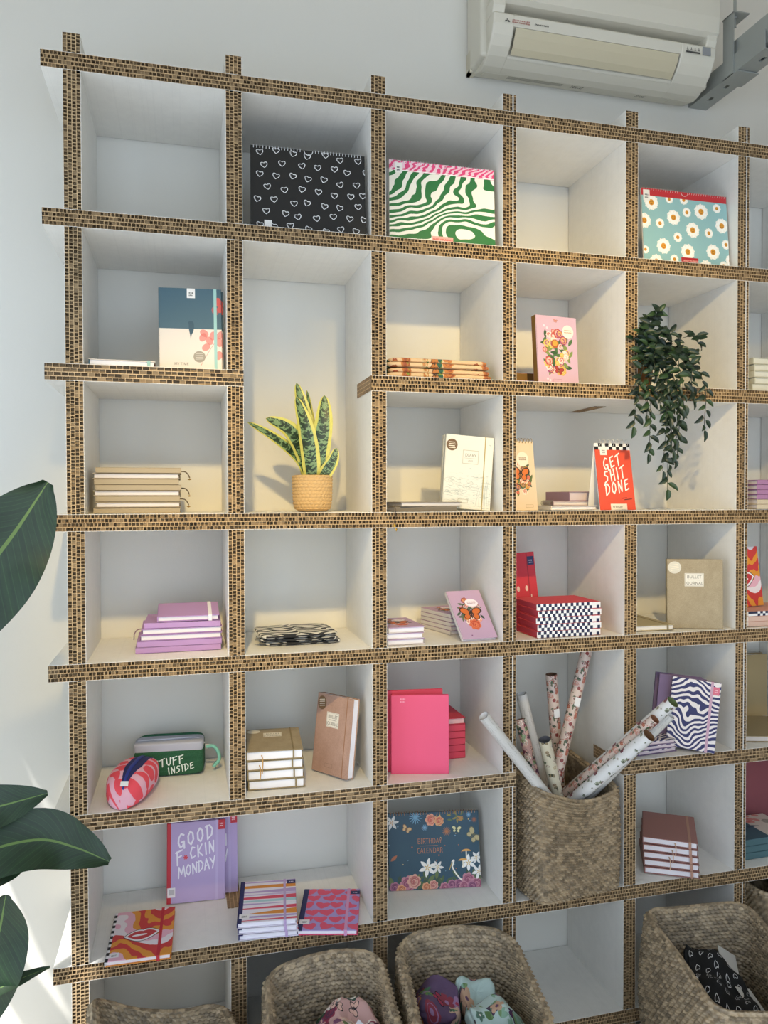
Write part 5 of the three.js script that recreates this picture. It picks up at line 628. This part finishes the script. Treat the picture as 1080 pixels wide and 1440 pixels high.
basket({ label: 'seagrass basket holding a pink floral bag with a white label', pos: [0.592, FLOOR + 0.001, 0.222], a: 0.156, b: 0.165, r: 0.055, h: 0.425, seed: 403, rim: sumF(bump(0.56, 0.12, 0.03), bump(0.74, 0.06, -0.01), bump(0.12, 0.2, -0.02)), turn: -0.06 });
basket({ label: 'wide seagrass basket holding mint and plum floral bags', pos: [0.958, FLOOR + 0.001, 0.232], a: 0.168, b: 0.195, r: 0.075, h: 0.43, seed: 404, rim: sumF(bump(0.58, 0.13, 0.03), bump(0.12, 0.2, -0.02)), turn: -0.12 });
basket({ label: 'seagrass basket holding a black heart-print bag', pos: [1.705, FLOOR + 0.001, 0.297], a: 0.163, b: 0.225, r: 0.05, h: 0.43, seed: 405, rim: sumF(bump(0.5, 0.09, 0.01), bump(0.12, 0.2, -0.03)), turn: -0.18, flare: 0.02, bulge: 0.1 });
basket({ label: 'dark seagrass basket inside the lowest end compartment', pos: [2.175, F[6], -0.13], a: 0.146, b: 0.165, r: 0.05, h: 0.3, seed: 406, fine: 0, turn: 0.1 });

// cloth bags lying in the baskets
function cloth(seed, a, b, c, tex) { const g = superEll(a, b, c, 0.7, 0.6, 0.3, seed, 60, 36); const p = g.attributes.position, u = g.attributes.uv; for (let i = 0; i < p.count; i++) { const x = p.getX(i), z = p.getZ(i), f = 0.012 * Math.sin(x * 55 + seed + 20 * z) + 0.01 * Math.sin(z * 48 - x * 26 + seed * 2); p.setY(i, p.getY(i) + f * (p.getY(i) > 0 ? 1 : 0.3)); u.setXY(i, x * 5 + 0.3 * seed, z * 5 + p.getY(i) * 3); } g.computeVertexNormals(); return g; }
function bag(label, pos, rot, dims, seed, tex, extra) { const g = thing('fabric_bag', label, 'fabric bag', pos, rot, undefined); part(g, 'fabric', cloth(seed, ...dims), texMat(tex, 0.85)); if (extra) extra(g); return g; }
bag('pink floral fabric bag with a white paper label in a basket', [0.635, 0.27, 0.215], [0.35, 0.35, 0.1], [0.082, 0.042, 0.075], 3, T.boho, (g) => { const l = part(g, 'paper_label', rbox(0.075, 0.002, 0.024, 0.0006), cm('#e4e2e8'), 'white paper label'); l.position.set(-0.01, 0.05, 0.04); l.rotation.set(0.25, 0.45, 0.05); });
bag('tan rolled floral bag beside the pink one in a basket', [0.518, 0.2, 0.25], [0.1, 0.8, 0.1], [0.045, 0.03, 0.04], 5, T.peach);
bag('mint green floral fabric bag in the wide basket', [1.01, 0.262, 0.27], [0.3, 0.3, 0], [0.066, 0.042, 0.066], 7, T.mint);
bag('plum purple floral fabric bag in the wide basket', [0.885, 0.27, 0.175], [0.2, -0.2, 0.1], [0.062, 0.04, 0.06], 9, T.plum);
bag('folded pale green bag behind the mint one in the wide basket', [1.005, 0.25, 0.14], [0.4, 0.2, -0.1], [0.055, 0.035, 0.045], 11, T.mint);
bag('dusty pink floral bag beside the mint one in the wide basket', [0.885, 0.235, 0.315], [0.2, 0.9, 0.1], [0.055, 0.038, 0.058], 13, T.boho);
bag('black heart-print fabric bag in a basket', [1.708, 0.235, 0.235], [0.22, -0.3, -0.2], [0.078, 0.022, 0.125], 15, T.hearts, (g) => { for (const [x, z, a] of [[0.082, 0.05, 0.3], [0.065, -0.085, -0.2]]) { const l = part(g, 'paper_insert', rbox(0.06, 0.0015, 0.1, 0.0005), cm('#d8d4cc'), 'white paper insert'); l.position.set(x, 0.0, z); l.rotation.set(0.1, a, -0.3); } });

// wrapping paper rolls in the tall basket
function paperRoll(p0, p1, r, tex, label, core = '#e4e0da', ribbon) {
  const A = V3(...p0), B = V3(...p1), L = A.distanceTo(B), g = thing('paper_roll', label, 'paper roll', p0, [0, 0, 0], 'wrapping paper rolls in the tall basket');
  g.quaternion.setFromUnitVectors(V3(0, 1, 0), B.clone().sub(A).normalize());
  const t = tex.clone(); t.wrapS = t.wrapT = THREE.RepeatWrapping; t.repeat.set(1, L / (TAU * r)); t.needsUpdate = true;
  part(g, 'paper', new THREE.CylinderGeometry(r, r, L, 30, 1, true).translate(0, L / 2, 0), std('#ffffff', 0.42, { map: t, side: THREE.DoubleSide }));
  part(g, 'core', new THREE.LatheGeometry([[r - 0.0006, 0], [r - 0.0006, L], [r - 0.003, L + 0.0004], [r - 0.003, L - 0.12], [0.001, L - 0.121]].map((a) => new THREE.Vector2(...a)), 28), cm(core));
  if (ribbon) part(g, 'price_tag', rbox(0.02, 0.028, 0.001, 0.0004).translate(0, L * ribbon, r + 0.001), cm('#eceae6'));
  return g;
}
paperRoll([1.431, 0.557, -0.031], [1.070, 0.997, 0.048], 0.0165, T.greyroll, 'grey-white marbled paper roll leaning out over the partition', '#eceae6');
paperRoll([1.448, 0.599, -0.209], [1.401, 1.044, -0.189], 0.0185, T.pinkroll, 'pale pink floral paper roll standing upright with a price tag', '#6b4a34', 0.72);
paperRoll([1.383, 0.598, -0.063], [1.286, 0.896, -0.004], 0.0185, T.creamroll, 'short cream and olive floral paper roll with dark core', '#5a5a60');
paperRoll([1.275, 0.445, -0.065], [1.529, 1.131, -0.183], 0.0185, T.pinkroll, 'pink floral paper roll leaning back to the shelf above', '#6b4a34', 0.75);
paperRoll([1.442, 0.445, -0.206], [1.301, 0.983, -0.202], 0.018, T.greyroll, 'grey-white marbled paper roll against the partition', '#eceae6');
paperRoll([1.348, 0.445, -0.013], [1.267, 0.921, -0.137], 0.0165, T.boho, 'dark floral paper roll against the partition', '#6b4a34');
paperRoll([1.354, 0.563, -0.208], [1.564, 0.977, 0.140], 0.0155, T.pinkroll, 'slim pink floral paper roll leaning out to the side', '#8a5a40');
paperRoll([1.392, 0.640, -0.091], [1.535, 0.936, 0.155], 0.0195, T.whiteroll, 'white paper roll with grey birds and brown core leaning out', '#7a5638');
paperRoll([1.423, 0.640, -0.169], [1.613, 1.027, 0.154], 0.0185, T.whiteroll, 'white floral paper roll with a green leafy end leaning out', '#6a7a4a');
paperRoll([1.334, 0.460, -0.200], [1.631, 0.978, 0.115], 0.0165, T.greyroll, 'silver-grey paper roll beneath the leaning ones', '#eceae6');

// ---------------------------------------------------------------- track spotlights above the camera's view
const trackThing = thing('lighting_track', 'white ceiling lighting track carrying two spotlights', 'light track', [0, 0, 1.68]);
part(trackThing, 'rail', box(-0.4, 2.2, 3.02, 3.055, -0.018, 0.018), std('#e8e8e6', 0.5));
for (const x of [-0.3, 2.1]) part(trackThing, 'hanger', box(x - 0.004, x + 0.004, 3.055, CEIL, -0.004, 0.004), M.steel);
function spotLamp(x, target, intensity, angle, penumbra) {
  const p = new THREE.Vector3(x, 2.84, 1.68), dir = new THREE.Vector3(...target).sub(p).normalize();
  const g = thing('track_spotlight', x < 0.5 ? 'white cylindrical track spotlight aimed at the plant compartment' : 'white cylindrical track spotlight aimed at the orange desk calendar', 'spotlight', [x, 2.84, 1.68]);
  const q = new THREE.Quaternion().setFromUnitVectors(new THREE.Vector3(0, -1, 0), dir);
  const can = part(g, 'can', new THREE.LatheGeometry([[0.001, 0.13], [0.036, 0.128], [0.04, 0.12], [0.042, 0.0], [0.038, 0.0], [0.036, 0.02], [0.001, 0.024]].map((a) => new THREE.Vector2(...a)), 28), std('#eeeeec', 0.5)); can.quaternion.copy(q);
  const bulb = part(g, 'bulb', new THREE.CircleGeometry(0.03, 24).rotateX(Math.PI / 2).translate(0, 0.012, 0), std('#fff2d8', 0.5, { emissive: new THREE.Color('#ffdca0'), emissiveIntensity: 2 })); bulb.quaternion.copy(q);
  part(g, 'stem', box(-0.007, 0.007, 0.08, 0.18, -0.007, 0.007), std('#eeeeec', 0.5));
  const s = new THREE.SpotLight(new THREE.Color().setRGB(1.0, 0.74, 0.32), intensity, 0, angle, penumbra, 2);
  s.position.copy(p).addScaledVector(dir, 0.004); s.target.position.set(...target); s.castShadow = true; s.shadow.radius = 2.2; s.shadow.mapSize.set(1024, 1024);
  scene.add(s, s.target);
}
spotLamp(0.134, [0.44, 1.36, -0.25], 12.5, 0.34, 1.0);
spotLamp(0.89, [1.46, 1.82, -0.25], 12.5, 0.45, 1.0);
renderer.render(scene, camera);
